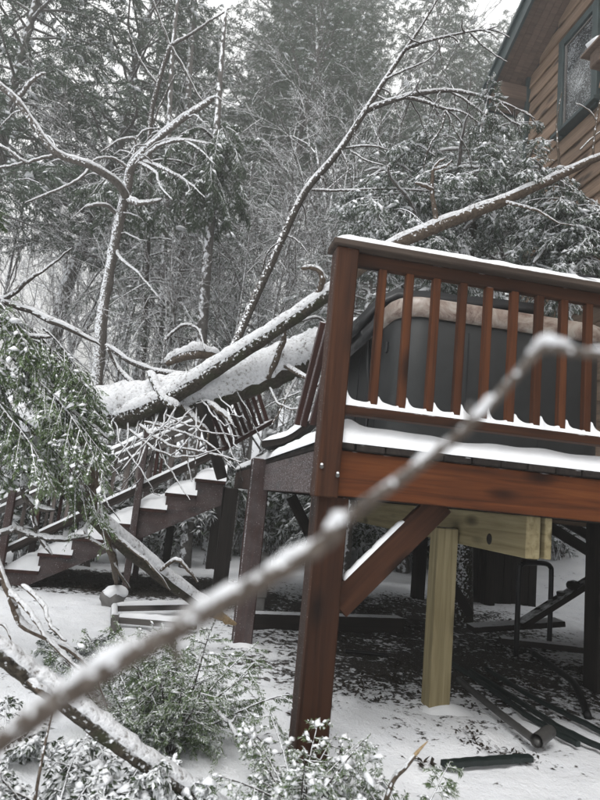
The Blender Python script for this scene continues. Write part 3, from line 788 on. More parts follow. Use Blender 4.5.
board('corner_board', (HX-.012, YC+.012, .92), (HX-.012, YC+.012, SOF(YC)-.005), .05, .09, M_TEAL, house, up=(1, 0, 0))
# rake: fascia, soffit, roof slab
def slab(name, pts, x0, x1, dz, mat, parent=None):
    V = [(x0, y, z) for y, z in pts]+[(x1, y, z) for y, z in pts]+[(x0, y, z+dz) for y, z in pts]+[(x1, y, z+dz) for y, z in pts]
    Fc = [(0, 1, 3, 2), (4, 6, 7, 5), (0, 4, 5, 1), (2, 3, 7, 6), (0, 2, 6, 4), (1, 5, 7, 3)]
    me = mesh_py(name, V, Fc); bm = bmesh.new(); bm.from_mesh(me); bmesh.ops.recalc_face_normals(bm, faces=bm.faces); bm.to_mesh(me); bm.free()
    return link(name, me, mat, None, parent)
ya, yb = 4.05, -4.5
SO = lambda y: SOF(y)
NB = 5
for kx in range(NB):    # soffit boards run with the rake
    x0 = HX-.42+.42/NB*kx+.002; x1 = x0+.42/NB-.004
    slab('soffit_board', [(ya-.12, SO(ya-.12)), (yb, SO(yb))], x0, x1, .02, M_SOFFIT, house)
slab('rake_fascia', [(ya, SO(ya)-.05), (yb, SO(yb)-.05)], HX-.46, HX-.425, .20, M_TEAL, house)
slab('drip_edge', [(ya+.03, SO(ya+.03)+.145), (yb, SO(yb)+.145)], HX-.49, HX-.455, .05, M_TEAL, house)
rf = slab('roof', [(ya+.05, SO(ya+.05)+.155), (yb, SO(yb)+.155)], HX-.452, 8.5, .05, M_ROOF, house)
kind(slab('snow', [(ya+.04, SO(ya+.04)+.207), (yb, SO(yb)+.207)], HX-.44, 8.4, .07, M_SNOW, rf), 'stuff')
link('eave_box', box_mesh(.40, .30, .20, .004), M_SOFFIT, Matrix.Translation((HX-.21, YC+.15, SO(YC+.30)-.085)), house)
link('eave_trim', box_mesh(.44, .03, .26, .004), M_TEAL, Matrix.Translation((HX-.215, YC+.32, SO(YC+.30)-.07)), house)
link('eave_trim', box_mesh(.03, .34, .05, .004), M_TEAL, Matrix.Translation((HX-.425, YC+.165, SO(YC+.30)-.19)), house)
slab('eave_fascia', [(ya+.03, SO(ya)-.02), (ya, SO(ya)-.02)], HX-.42, 8.4, .17, M_TEAL, house)
# window
win = link('window', box_mesh(.03, WY1-WY0-.06, WZ1-WZ0-.06, .003), simple('dark_room', (.012, .014, .016), .9), Matrix.Translation((HX+.034, (WY0+WY1)/2, (WZ0+WZ1)/2)), house)
def fr_board(a, b, w, mat, x, d, nm='frame'):
    board(nm, (x, *a), (x, *b), d, w, mat, win, up=(0, b[0]-a[0] == 0, b[0]-a[0] != 0))
for (a, b) in (((WY1+.02, WZ0-.07), (WY1+.02, WZ1+.07)), ((WY0-.02, WZ0-.07), (WY0-.02, WZ1+.07))):
    fr_board(a, b, .09, M_TEAL, HX-.022, .06)
fr_board((WY0+.027, WZ1+.02), (WY1-.027, WZ1+.02), .09, M_TEAL, HX-.022, .06)
sl = board('sill', (HX-.04, WY0-.10, WZ0-.02), (HX-.04, WY1+.10, WZ0-.02), .12, .045, M_TEAL, win)
ridge_snow('snow', (HX-.045, WY0-.08, WZ0+.004), (HX-.045, WY1+.08, WZ0+.004), .10, .022, sl, n=30, seed=3)
m_pane, t_, b_ = new_mat('snow_speckled_glass'); g_ = nd(t_, 'ShaderNodeNewGeometry')
nA = tnoise(t_, g_.outputs['Position'], 85, 3, .7); nB = tnoise(t_, g_.outputs['Position'], 4, 2)
msk = ramp(t_, math_n(t_, 'ADD', nA, math_n(t_, 'MULTIPLY', nB, .35)), [(.68, (0, 0, 0)), (.80, (.65, .65, .65))])
finish(t_, b_, mixrgb(t_, msk, (.02, .024, .027), (.55, .58, .6)), .12, .5)
for (ya2, yb2) in ((WY0+.025, WY1-.025),):
    link('pane', box_mesh(.008, yb2-ya2-.07, WZ1-WZ0-.13, .0), m_pane, Matrix.Translation((HX-.012, (ya2+yb2)/2, (WZ0+WZ1)/2)), win)
    for (a, b) in (((ya2+.016, WZ0+.012), (ya2+.016, WZ1-.035)), ((yb2-.016, WZ0+.012), (yb2-.016, WZ1-.035))):
        board('sash', (HX-.014, *a), (HX-.014, *b), .03, .034, M_GREY, win, up=(0, 1, 0))
    board('sash', (HX-.014, ya2+.034, WZ1-.05), (HX-.014, yb2-.034, WZ1-.05), .03, .03, M_GREY, win)
# lamp hung from the wall beside the window
lp = thing('wall_lamp', 'brown hooded lamp fixed to the house wall beside the window', 'lamp', (2.75, 1.98, 5.4))
V, Fc = [], []
c = Vector((2.74, 2.03, 5.38))
for (w, z) in ((.05, .16), (.14, .05), (.14, .03)):
    for sx, sy in ((-1, -1), (1, -1), (1, 1), (-1, 1)): V.append(c+Vector((sx*w*.8, sy*w, z)))
Fc = [(0, 1, 2, 3), (8, 11, 10, 9)]+[(i*4+k, (i+1)*4+k, (i+1)*4+(k+1) % 4, i*4+(k+1) % 4) for i in range(2) for k in range(4)]
hd = link('hood', mesh_py('hood', V, Fc), M_SOFFIT, None, lp)
kind(link('snow', lump_mesh('snow', .12, 2, .5, 2), M_SNOW, Matrix.Translation(c+Vector((0, 0, .10))), hd), 'stuff')
link('lantern_body', box_mesh(.12, .14, .16, .01), M_SOFFIT, Matrix.Translation(c+Vector((0, 0, -.05))), lp)
board('bracket', c+Vector((.05, 0, .02)), (HX-.01, 2.03, 5.40), .03, .03, M_DARKW, lp)

# ================================================================== foliage machinery
def nrm(a): return a/np.maximum(1e-9, np.linalg.norm(a, axis=-1, keepdims=True))
def blades(P, D, L, W, rng, droop=0.0):
    """kite-shaped leaves / needle bunches: P base, D direction, per-leaf length and width"""
    n = len(P); D = nrm(D)
    r = rng.normal(size=(n, 3)); S = nrm(np.cross(D, r))
    L = np.broadcast_to(np.asarray(L), (n,))[:, None]; W = np.broadcast_to(np.asarray(W), (n,))[:, None]
    mid = P+D*L*.45; tip = P+D*L; tip[:, 2] -= droop*L[:, 0]
    V = np.stack([P, mid+S*W*.5, tip, mid-S*W*.5], 1).reshape(-1, 3)
    Fc = np.arange(n*4).reshape(n, 4); return V, Fc
def twig_blades(P0, P1, k, L, W, rng, ang=.75, down=0.0, jit=.25):
    n = len(P0); u = (np.arange(k)+.5)/k
    B = P0[:, None]+(P1-P0)[:, None]*u[None, :, None]
    T = nrm(P1-P0)[:, None].repeat(k, 1)
    r = nrm(np.cross(T, rng.normal(size=(n, 1, 3))+np.array([0, 0, 2.0])))
    sgn = np.where(np.arange(k) % 2 == 0, 1., -1.)[None, :, None]
    D = T*math.cos(ang)+r*sgn*math.sin(ang)+rng.normal(size=(n, k, 3))*jit; D[..., 2] -= down
    Ls = L*rng.uniform(.65, 1.25, size=(n, k))*(1.12-.35*u[None])
    return blades(B.reshape(-1, 3), D.reshape(-1, 3), Ls.ravel(), W*rng.uniform(.7, 1.3, n*k), rng, .15)
def lumps(C, T, L, W, H, rng):
    """small snow pads: a squashed six-point lump lying along T"""
    n = len(C); T = T.copy(); T[:, 2] *= .5; T = nrm(T); S = nrm(np.cross(T, np.array([0, 0, 1.])+rng.normal(size=(n, 3))*.12)); U = np.cross(S, T)
    U = np.where(U[:, 2:3] < 0, -U, U)
    L = L[:, None]; W = W[:, None]; H = H[:, None]
    j = lambda: rng.uniform(.7, 1.3, (n, 1))
    V = np.stack([C-T*L*j(), C+S*W*j(), C+T*L*j(), C-S*W*j(), C+U*H*j()+T*L*.25*(j()-1), C-U*H*.35], 1).reshape(-1, 3)
    f = np.array([(0, 3, 4), (3, 2, 4), (2, 1, 4), (1, 0, 4), (3, 0, 5), (2, 3, 5), (1, 2, 5), (0, 1, 5)])
    Fc = (np.arange(n)*6)[:, None, None]+f[None]; return V, Fc.reshape(-1, 3)
class Twigs:
    def __init__(s): s.p0, s.p1, s.stems = [], [], []
    def arr(s): return np.array([tuple(p) for p in s.p0]), np.array([tuple(p) for p in s.p1])
def rv(rng, s=1.0): return Vector(rng.normal(size=3))*s
def spray(tw, base, d, L, rng, ntw=14, tl=.28, droop=.5, r0=.006, sub=True, spread=.9, hang=.4):
    """a drooping evergreen branch: a curved stem carrying flat side twigs (each with its own side twiglets)"""
    d = Vector(d).normalized(); p = Vector(base); pts = [(p.copy(), r0)]; n = 9
    for i in range(n):
        d = (d+Vector((0, 0, -droop/n))+rv(rng, .05)).normalized(); p = p+d*(L/n); pts.append((p.copy(), r0*(1-.8*(i+1)/n)))
    tw.stems.append(pts)
    for k in range(ntw):
        u = .12+.86*(k+rng.uniform(-.3, .3))/ntw; u = min(.98, max(.05, u)); f = u*n; i = min(n-1, int(f))
        q = pts[i][0].lerp(pts[i+1][0], f-i); T = (pts[i+1][0]-pts[i][0]).normalized()
        S = T.cross(Vector((0, 0, 1))); S = S.normalized() if S.length > .1 else Vector((1, 0, 0))
        sg = 1 if k % 2 else -1
        dd = (T*.75+S*sg*spread+Vector((0, 0, -hang*rng.uniform(.2, 1.6)))+rv(rng, .16)).normalized()
        l = L*tl*(1.15-.65*u)*rng.uniform(.7, 1.3); e = q+dd*l+Vector((0, 0, -.12*l))
        tw.p0.append(q); tw.p1.append(e)
        if sub:
            tw.stems.append([(q, r0*.4), (e, r0*.15)])
            for m_ in range(3):
                uu = .3+.22*m_; qq = q.lerp(e, uu); s2 = 1 if m_ % 2 else -1
                d2 = (dd*.8+T*.3*s2+S*.25*s2+Vector((0, 0, -.25*hang-.1))+rv(rng, .2)).normalized()
                tw.p0.append(qq); tw.p1.append(qq+d2*l*.5*rng.uniform(.7, 1.2))
    tw.p0.append(pts[-2][0]); tw.p1.append(pts[-1][0])
def stems_mesh(stems, sides=4):
    V, Fc = [], []
    for s in stems: tube_arrays(s, sides, V, Fc, cap=False)
    return mesh_np('stems', np.array([tuple(v) for v in V]), np.array(Fc), True)
def foliage_parts(tw, parent, leafmat, k, L, W, rng, stem_mat, snow_frac=.4, snow_size=(.03, .014, .012), down=.15, ang=.75, name='foliage', stems=True, leaf_snow=False):
    P0, P1 = tw.arr()
    V, Fc = twig_blades(P0, P1, k, L, W, rng, ang, down)
    o = link(name, mesh_np(name, V, Fc), leafmat, None, parent)
    if stems and tw.stems: link('stems', stems_mesh(tw.stems), stem_mat, None, parent)
    if snow_frac:
        n = len(P0); m = int(n*snow_frac); idx = rng.integers(0, n, m); u = rng.uniform(.15, 1.0, (m, 1))
        C = P0[idx]*(1-u)+P1[idx]*u; C[:, 2] += snow_size[2]*.5
        q = rng.lognormal(-.15, .5, m)
        V, Fc = lumps(C, P1[idx]-P0[idx]+rng.normal(size=(m, 3))*.02, snow_size[0]*q, snow_size[1]*q, snow_size[2]*q, rng)
        s = link('snow', mesh_np('snow', V, Fc, True), M_SNOW, None, o); kind(s, 'stuff')
    return o

# ================================================================== the fallen tree
ft = thing('fallen_tree', 'large forked snow-covered tree trunk fallen across the stairs and deck', 'tree', tuple(at(150, 405, 5.15)))
tA, _ = limb('trunk', [(Vector((-6.4, 3.5, -.12)), .25), (Vector((-4.6, 3.25, .62)), .22), (-90, 452, 5.4, .19), (-20, 434, 5.3, .185), (60, 418, 5.25, .18), (112, 409, 5.2, .178), (155, 402, 5.2, .178), (223, 388, 5.2, .17), (284, 364, 5.2, .165), (312, 353, 5.2, .16), (345, 342, 5.2, .155), (380, 334, 5.25, .15)], M_BARK, ft, 26, 12, .20, .26, .055, 92, lump=.5, thick=True, tilt=34)
tB, _ = limb('stem', [(118, 417, 5.08, .09), (165, 399, 4.98, .082), (220, 365, 4.9, .070), (275, 330, 4.82, .060), (330, 292, 4.78, .056), (350, 276, 4.78, .055)], M_BARK, ft, 16, 9, .16, .42, .032, 80, lump=.5, thick=True, tilt=14)
tB2, _ = limb('upper_stem', [(344, 280, 4.78, .056), (385, 250, 4.78, .054), (440, 225, 4.82, .051), (500, 202, 4.88, .044), (550, 180, 4.95, .037), (585, 163, 5.0, .031), (600, 157, 5.05, .028), (650, 135, 5.2, .02)], M_BARKT, ft, 16, 9, .14, .30, .020, 72, lump=.6)
limb('branch_stub', [(150, 372, 5.05, .03), (163, 398, 4.9, .035), (178, 408, 4.85, .03)], M_BARK, ft, 8)
C1, _ = limb('branch', [(222, 378, 5.2, 0.0426), (246, 318, 5.45, 0.0410), (270, 266, 5.55, 0.0385), (302, 197, 5.7, 0.0353), (332, 160, 5.75, 0.0328), (350, 135, 5.8, 0.0303), (366, 110, 5.8, 0.0279), (385, 80, 5.85, 0.0230), (405, 50, 5.9, 0.0172), (422, 25, 5.95, 0.0123), (438, -2, 6.0, 0.0082), (450, -25, 6, 0.0049)], M_BARKD, ft, 10, 6, .1, .35, .02, steep=.3)
limb('branch', [(362, 114, 5.8, 0.0246), (375, 107, 5.8, 0.0246), (405, 97, 5.75, 0.0213), (425, 93, 5.72, 0.0189), (450, 91, 5.7, 0.0156), (480, 96, 5.65, 0.0115), (510, 106, 5.6, 0.0082), (535, 119, 5.6, 0.0049)], M_BARKD, ft, 8, 6, .1, .6, .02)
limb('branch', [(403, 52, 5.88, 0.0148), (410, 47, 5.85, 0.0139), (425, 42, 5.82, 0.0123), (450, 36, 5.8, 0.0098), (475, 31, 5.8, 0.0074), (495, 31, 5.8, 0.0057), (510, 38, 5.8, 0.0033)], M_BARKD, ft, 7, 6, .1, .6, .015)
TWI = [
 [(470, 33, 5.8, .009), (482, 45, 5.78, .007), (498, 57, 5.75, .005), (507, 62, 5.75, .003)],
 [(438, 40, 5.8, .008), (440, 52, 5.8, .006), (443, 72, 5.8, .004)],
 [(405, 97, 5.75, .016), (425, 102, 5.7, .014), (445, 109, 5.65, .012), (462, 112, 5.6, .008), (480, 124, 5.6, .005)],
 [(446, 110, 5.65, .012), (441, 128, 5.6, .011), (430, 146, 5.6, .009), (424, 165, 5.6, .007), (426, 185, 5.6, .004)],
 [(446, 110, 5.65, .010), (455, 130, 5.6, .009), (466, 148, 5.6, .007), (472, 168, 5.6, .004)],
 [(450, 91, 5.7, .010), (470, 104, 5.65, .009), (486, 118, 5.62, .007), (492, 138, 5.6, .004)],
 [(490, 99, 5.65, .010), (504, 116, 5.6, .008), (520, 126, 5.6, .005)],
 [(312, 190, 5.7, .012), (340, 191, 5.6, .010), (380, 189, 5.5, .008), (448, 192, 5.4, .005)],
 [(345, 148, 5.78, .010), (370, 146, 5.7, .008), (388, 150, 5.7, .005)],
 [(350, 150, 5.78, .009), (365, 160, 5.7, .007), (385, 166, 5.65, .004)],
 [(385, 80, 5.85, .010), (400, 72, 5.8, .008), (425, 62, 5.8, .006), (440, 48, 5.8, .004)],
 [(372, 92, 5.82, .008), (390, 100, 5.8, .006), (410, 82, 5.8, .004)],
 [(262, 275, 5.55, .008), (268, 252, 5.5, .007), (283, 240, 5.5, .005)],
]
_r = random.Random(12)
for (ax, ay, tt, lo, hi) in ((375, 107, 5.8, 10, 35), (395, 100, 5.76, 15, 40), (420, 94, 5.72, 15, 45), (440, 91, 5.7, 15, 50), (455, 92, 5.7, 20, 50), (470, 94, 5.67, 20, 45), (485, 97, 5.65, 15, 45), (500, 102, 5.6, 12, 35), (515, 109, 5.6, 10, 30), (420, 43, 5.82, 8, 25), (450, 36, 5.8, 8, 30), (465, 33, 5.8, 8, 28), (485, 31, 5.8, 6, 25), (445, 109, 5.65, 15, 45), (430, 104, 5.7, 15, 50), (410, 99, 5.74, 20, 60), (320, 175, 5.72, 10, 30), (340, 148, 5.77, 10, 40), (355, 128, 5.8, 15, 40), (380, 88, 5.83, 10, 40), (300, 200, 5.7, 15, 40), (285, 235, 5.63, 10, 30)):
    for _ in range(2):
        dx, dy = _r.uniform(-14, 26), _r.uniform(lo, hi)*(1 if _r.random() < .75 else -.7)
        q = tt+_r.uniform(-.15, .15)
        TWI.append([(ax, ay, tt, .007), (ax+dx*.45+_r.uniform(-4, 4), ay+dy*.3, (tt+q)/2, .006), (ax+dx*.8, ay+dy*.7, q, .004), (ax+dx, ay+dy, q, .002)])
for p in TWI: limb('twig', p, M_BARKD, ft, 6, 5, .08, .6, .008, wig=.010)
# snow-laden offshoots standing up from the long stem
for p in (
 [(437, 224, 4.8, .022), (434, 206, 4.78, .02), (432, 188, 4.77, .016), (434, 168, 4.75, .012), (445, 158, 4.75, .006)],
 [(433, 190, 4.77, .014), (424, 186, 4.72, .012), (415, 183, 4.7, .006)],
 [(434, 170, 4.75, .010), (446, 166, 4.7, .008), (452, 160, 4.7, .004)],
 [(560, 170, 4.95, .012), (558, 150, 4.9, .010), (557, 120, 4.9, .006), (562, 92, 4.9, .003)],
 [(592, 160, 5.02, .012), (594, 140, 5, .010), (598, 110, 5, .006), (604, 90, 5, .003)],
 [(580, 150, 5.0, .006), (590, 140, 5.0, .006), (603, 130, 5.0, .005)],
 [(596, 120, 5.0, .006), (588, 110, 5.0, .005), (576, 103, 5.0, .003)],
 [(500, 201, 4.88, .012), (520, 206, 4.8, .010), (540, 212, 4.75, .008), (556, 222, 4.7, .005), (575, 226, 4.7, .003)],
 [(315, 300, 4.78, .03), (322, 282, 4.72, .026), (318, 270, 4.7, .02), (302, 268, 4.7, .014)],
 [(368, 262, 4.78, .020), (350, 274, 4.7, .02), (340, 285, 4.6, .014)],
): limb('offshoot', p, M_BARKT, ft, 7, 6, .1, .6, .012, wig=.008)
# broken stubs and twigs round the big trunk
for p in (
 [(205, 402, 5.0, .034), (222, 412, 4.75, .028), (232, 424, 4.65, .012)],
 [(268, 378, 5.05, .03), (282, 345, 4.95, .028), (285, 326, 4.95, .02)],
 [(286, 366, 5.0, .028), (303, 376, 4.7, .024), (318, 386, 4.55, .018)],
 [(182, 404, 5.05, .030), (196, 420, 4.9, .026), (208, 432, 4.85, .018), (205, 446, 4.8, .010)],
 [(270, 388, 4.95, .016), (280, 405, 4.6, .012), (300, 410, 4.5, .007)],
 [(296, 378, 5.0, .018), (285, 400, 4.8, .014), (272, 425, 4.7, .010)],
 [(140, 425, 4.9, .022), (168, 445, 4.5, .016), (205, 452, 4.3, .011), (242, 462, 4.1, .005)],
 [(145, 422, 4.9, .018), (180, 432, 4.5, .013), (210, 445, 4.3, .010), (236, 470, 4.2, .005)],
 [(130, 430, 4.8, .016), (160, 452, 4.4, .012), (190, 457, 4.2, .008), (222, 448, 4.1, .004)],
 [(165, 415, 4.8, .012), (185, 424, 4.5, .010), (207, 432, 4.3, .006), (240, 436, 4.2, .003)],
 [(186, 440, 4.6, .010), (188, 462, 4.5, .008), (192, 482, 4.4, .004)],
 [(160, 452, 4.4, .009), (175, 478, 4.3, .007), (190, 500, 4.2, .004)],
): limb('broken_twig', [(q[0], q[1], q[2], q[3]*(.62 if q[3] < .023 else .9)) for q in p], M_BARKT, ft, 7, 6, .1, .35, .006, wig=.014)
# curved twigs behind the trunk
for p in (
 [(105, 345, 5.4, .016), (130, 362, 5.4, .020), (160, 372, 5.4, .018), (200, 376, 5.3, .010)],
 [(108, 348, 5.4, .016), (118, 368, 5.4, .018), (134, 385, 5.3, .018)],
 [(165, 340, 5.5, .012), (182, 326, 5.5, .012), (198, 330, 5.5, .010), (205, 352, 5.4, .006)],
 [(330, 330, 5.2, .012), (318, 318, 5.1, .010), (300, 322, 5.0, .006)],
): limb('twig', p, M_BARKD, ft, 6, 6, .1, .9, .02)
lm = thing('snow_topped_log', 'snow-capped log end showing behind the fallen trunk fork', 'log', tuple(at(200, 352, 6.2)))
limb("log", [(166, 364, 6.2, .03), (178, 358, 6.2, .05), (195, 354, 6.15, .055), (212, 355, 6.2, .045), (222, 362, 6.3, .03)], M_BARKT, lm, 12, 6, .1, 1.1, .10)

# ================================================================== snow-plastered snag at left
g0 = at_axis(2, gz(-1.7, 3.8), 80, 575)
sn = thing('broken_tree', 'leaning snow-plastered tree with broken top, left of the fallen trunk', 'tree', (at(84, 560, 7.8).x, at(84, 560, 7.8).y, gz(at(84, 560, 7.8).x, at(84, 560, 7.8).y)))
bs = at(84, 560, 7.8); bs.z = gz(bs.x, bs.y)-.05
limb('trunk', [(bs, 0.0888), (at(92, 440, 7.688), 0.0777), (at(97, 385, 7.688), 0.0740), (at(103, 310, 7.626), 0.0681), (at(112, 258, 7.564), 0.0629), (at(119, 222, 7.502), 0.0607), (at(126, 192, 7.440), 0.0629), (at(131, 168, 7.378), 0.0555), (at(150, 146, 7.254), 0.0444), (at(180, 121, 7.130), 0.0370), (at(205, 104, 7.068), 0.0326), (at(214, 98, 7.043), 0.0222)], M_BARKS, sn, 14, 8, .26, .4, .022, steep=.2)
limb('branch', [(126, 196, 6.0, 0.0407), (115, 181, 5.8, 0.0355), (90, 166, 5.6, 0.0326), (62, 156, 5.5, 0.0318), (50, 147, 5.45, 0.0311), (32, 122, 5.4, 0.0296), (17, 101, 5.35, 0.0281), (0, 86, 5.3, 0.0266), (-40, 55, 5.2, 0.0252)], M_BARKS, sn, 12, 7, .2, .35, .014, steep=.1)
for p in (
 [(122, 192, 7.378, 0.0407), (132, 201, 7.254, 0.0427), (145, 203, 7.192, 0.0305), (162, 199, 7.167, 0.0142)],
 [(19, 97, 6.634, 0.0244), (29, 84, 6.572, 0.0224), (38, 76, 6.572, 0.0163), (46, 73, 6.572, 0.0092)],
 [(60, 156, 6.820, 0.0203), (42, 158, 6.696, 0.0173), (25, 162, 6.634, 0.0142), (8, 150, 6.572, 0.0122), (-10, 140, 6.572, 0.0102)],
 [(25, 162, 6.634, 0.0122), (10, 166, 6.572, 0.0102), (-10, 168, 6.572, 0.0092)],
 [(90, 167, 6.944, 0.0183), (78, 180, 6.820, 0.0153), (55, 191, 6.696, 0.0122), (25, 203, 6.572, 0.0081)],
 [(135, 165, 7.341, 0.0285), (150, 152, 7.192, 0.0224), (165, 143, 7.130, 0.0183), (185, 140, 7.068, 0.0132), (208, 144, 7.006, 0.0061)],
 [(140, 160, 7.316, 0.0244), (152, 164, 7.192, 0.0203), (170, 172, 7.068, 0.0163), (190, 184, 7.006, 0.0102), (205, 198, 6.944, 0.0051)],
 [(138, 162, 7.316, 0.0183), (155, 172, 7.068, 0.0142), (160, 186, 7.006, 0.0102), (172, 200, 6.944, 0.0061)],
 [(185, 141, 7.068, 0.0122), (200, 150, 7.006, 0.0092), (215, 165, 6.944, 0.0041)],
 [(130, 170, 7.378, 0.0183), (112, 158, 7.254, 0.0153), (95, 160, 7.130, 0.0102), (85, 168, 7.068, 0.0051)],
 [(133, 160, 7.378, 0.0163), (135, 140, 7.316, 0.0132), (120, 140, 7.254, 0.0102), (100, 153, 7.192, 0.0061)],
 [(135, 140, 7.316, 0.0102), (145, 130, 7.254, 0.0081), (160, 128, 7.192, 0.0051)],
 [(118, 215, 7.502, 0.0285), (105, 205, 7.316, 0.0244), (86, 207, 7.192, 0.0122)],
 [(116, 250, 7.564, 0.0203), (122, 260, 7.378, 0.0163), (140, 275, 7.254, 0.0102), (160, 300, 7.192, 0.0061)],
 [(208, 103, 7.068, 0.0142), (215, 97, 7.006, 0.0122), (225, 102, 7.006, 0.0061), (240, 106, 6.944, 0.0041)],
): limb('branch', p, M_BARKS, sn, 8, 6, .15, .5, .010, wig=.012, steep=.1)

_r = random.Random(31)
for (ax, ay, tt) in [(150, 146, 7.254), (165, 133, 7.192), (185, 118, 7.130), (140, 158, 7.316), (131, 168, 7.378), (128, 178, 7.403), (120, 215, 7.502), (116, 235, 7.539), (170, 143, 7.118), (190, 141, 7.068), (155, 165, 7.192), (175, 175, 7.068), (110, 178, 7.130), (85, 164, 6.919), (62, 156, 6.820), (40, 135, 6.721), (25, 110, 6.671), (110, 262, 7.564), (106, 290, 7.589), (135, 201, 7.254), (100, 206, 7.291)]:
    for _ in range(1):
        sg = _r.choice((-1, 1)); L_ = _r.uniform(18, 48); an = _r.uniform(-.9, .7)
        dx, dy = sg*L_*math.cos(an), L_*math.sin(an); q = tt+_r.uniform(-.3, .3)
        limb('branch', [(ax, ay, tt, .010), (ax+dx*.35+_r.uniform(-3, 3), ay+dy*.25-3, (tt+q)/2, .008), (ax+dx*.7, ay+dy*.65+_r.uniform(-3, 3), q, .006), (ax+dx, ay+dy+_r.uniform(0, 9), q, .002)], M_BARKS, sn, 6, 5, .1, .5, .007, wig=.014, steep=.1)
_r = random.Random(77)
for k in range(30):
    ax = _r.uniform(60, 235); ay = 430-.22*(ax-130)+_r.uniform(-8, 8); tt = _r.uniform(4.3, 4.95)
    dx, dy = _r.uniform(-45, 55), _r.uniform(8, 75); q = tt-_r.uniform(0, .5); r_ = _r.uniform(.004, .007)
    limb('broken_twig', [(ax, ay-14, 5.08, r_), (ax+dx*.3+_r.uniform(-6, 6), ay+dy*.2, tt, r_*.9), (ax+dx*.7+_r.uniform(-6, 6), ay+dy*.7, q, r_*.7), (ax+dx, ay+dy, q, .002)], M_BARKD, ft, 5, 5, .1, .55, .005, wig=.03)
# ================================================================== loose broken branches in front
bb = thing('broken_branch', 'thick snowy broken branch slanting down in front of the stairs with a raw splintered end', 'branch', tuple(at(150, 565, 3.9)))
limb('limb', [(30, 440, 3.25, 0.0390), (60, 478, 3.35, 0.0437), (100, 522, 3.55, 0.0484), (150, 566, 3.85, 0.0484), (195, 600, 4.1, 0.0452), (213, 612, 4.2, 0.0390)], M_BARK, bb, 14, 8, .18, .50, .026, 82, lump=.5, thick=True, tilt=14)
limb('splintered_end', [(211, 610, 4.19, .036), (222, 617, 4.25, .033), (229, 621, 4.28, .026), (236, 624, 4.31, .010)], M_RAWW, bb, 9, 5, .5, 0)
for p in (
 [(103, 524, 3.55, .022), (108, 545, 3.6, .02), (114, 562, 3.9, .024), (116, 583, 5.6, .02)],
 [(86, 508, 3.45, .030), (92, 480, 3.4, .028), (86, 455, 3.4, .022), (80, 430, 3.4, .018)],
 [(100, 520, 3.5, .012), (120, 540, 3.5, .01), (150, 565, 3.5, .008), (170, 590, 3.6, .004)],
 [(160, 570, 3.85, .012), (176, 560, 3.8, .011), (186, 568, 3.8, .010), (198, 582, 3.85, .005)],
 [(112, 558, 3.8, .010), (120, 575, 3.8, .008), (130, 588, 3.9, .004)],
 [(95, 516, 3.4, .010), (85, 530, 3.3, .010), (92, 540, 3.3, .009), (108, 550, 3.3, .005)],
 [(95, 515, 3.4, .012), (96, 490, 3.3, .010), (97, 465, 3.3, .008), (100, 440, 3.3, .006)],
): limb('twig', p, M_BARKT, bb, 7, 6, .1, .45, .009, wig=.010)
fl = thing('mossy_limb', 'mossy snow-topped limb lying across the bottom left corner', 'branch', tuple(at(100, 728, 2.05)))
limb('limb', [(-40, 622, 1.9, 0.0288), (0, 652, 1.95, 0.0296), (30, 676, 2.0, 0.0320), (60, 697, 2.02, 0.0320), (100, 728, 2.07, 0.0336), (150, 765, 2.12, 0.0320), (200, 796, 2.18, 0.0288), (240, 822, 2.24, 0.0240)], M_BARK, fl, 14, 9, .20, .55, .022, 75, lump=.6, thick=True)
limb('stub', [(52, 700, 2.0, 0.0140), (40, 690, 1.95, 0.0126), (28, 680, 1.95, 0.0070)], M_BARKT, fl, 8)
gl = thing('curved_branch', 'thin crooked snow-covered branches hanging at the left edge below the stairs', 'branch', tuple(at(20, 640, 2.4)))
for p in (
 [(-12, 535, 2.5, 0.0126), (2, 575, 2.5, 0.0140), (14, 606, 2.5, 0.0154), (22, 624, 2.5, 0.0147), (45, 637, 2.5, 0.0119), (72, 652, 2.52, 0.0091), (90, 670, 2.55, 0.0063), (105, 700, 2.58, 0.0042), (112, 735, 2.6, 0.0035)],
 [(8, 592, 2.5, 0.0098), (22, 604, 2.45, 0.0091), (36, 622, 2.42, 0.0077), (48, 640, 2.4, 0.0056), (70, 662, 2.4, 0.0042), (84, 672, 2.4, 0.0028)],
 [(22, 585, 2.5, 0.0070), (42, 604, 2.45, 0.0077), (50, 625, 2.4, 0.0063), (66, 642, 2.4, 0.0035)],
 [(50, 640, 2.48, 0.0063), (68, 660, 2.42, 0.0056), (80, 680, 2.4, 0.0035), (92, 700, 2.4, 0.0021)],
 [(-10, 622, 2.4, 0.0042), (4, 626, 2.4, 0.0042), (12, 642, 2.4, 0.0021)],
): limb('twig', p, M_BARKT, gl, 8, 7, .12, .55, .010, wig=.006)
cb = thing('hooked_branch', 'hook-shaped snowy branch in front of the stair rail at the left edge', 'branch', tuple(at(25, 500, 3.2)))
for p in (
 [(38, 452, 3.3, .012), (26, 472, 3.25, .020), (24, 490, 3.2, .021), (30, 502, 3.2, .019), (44, 510, 3.2, .012), (55, 510, 3.2, .006)],
 [(-10, 540, 3.2, .016), (12, 530, 3.2, .016), (30, 535, 3.2, .014), (60, 540, 3.2, .011), (90, 536, 3.25, .006)],
 [(32, 505, 3.2, .014), (36, 530, 3.2, .013), (44, 545, 3.2, .010), (52, 555, 3.2, .004)],
 [(-10, 505, 3.4, .012), (5, 490, 3.35, .012), (14, 475, 3.3, .009), (25, 455, 3.3, .006)],
): limb('twig', p, M_BARKD, cb, 8, 6, .12, .7, .012, wig=.006)

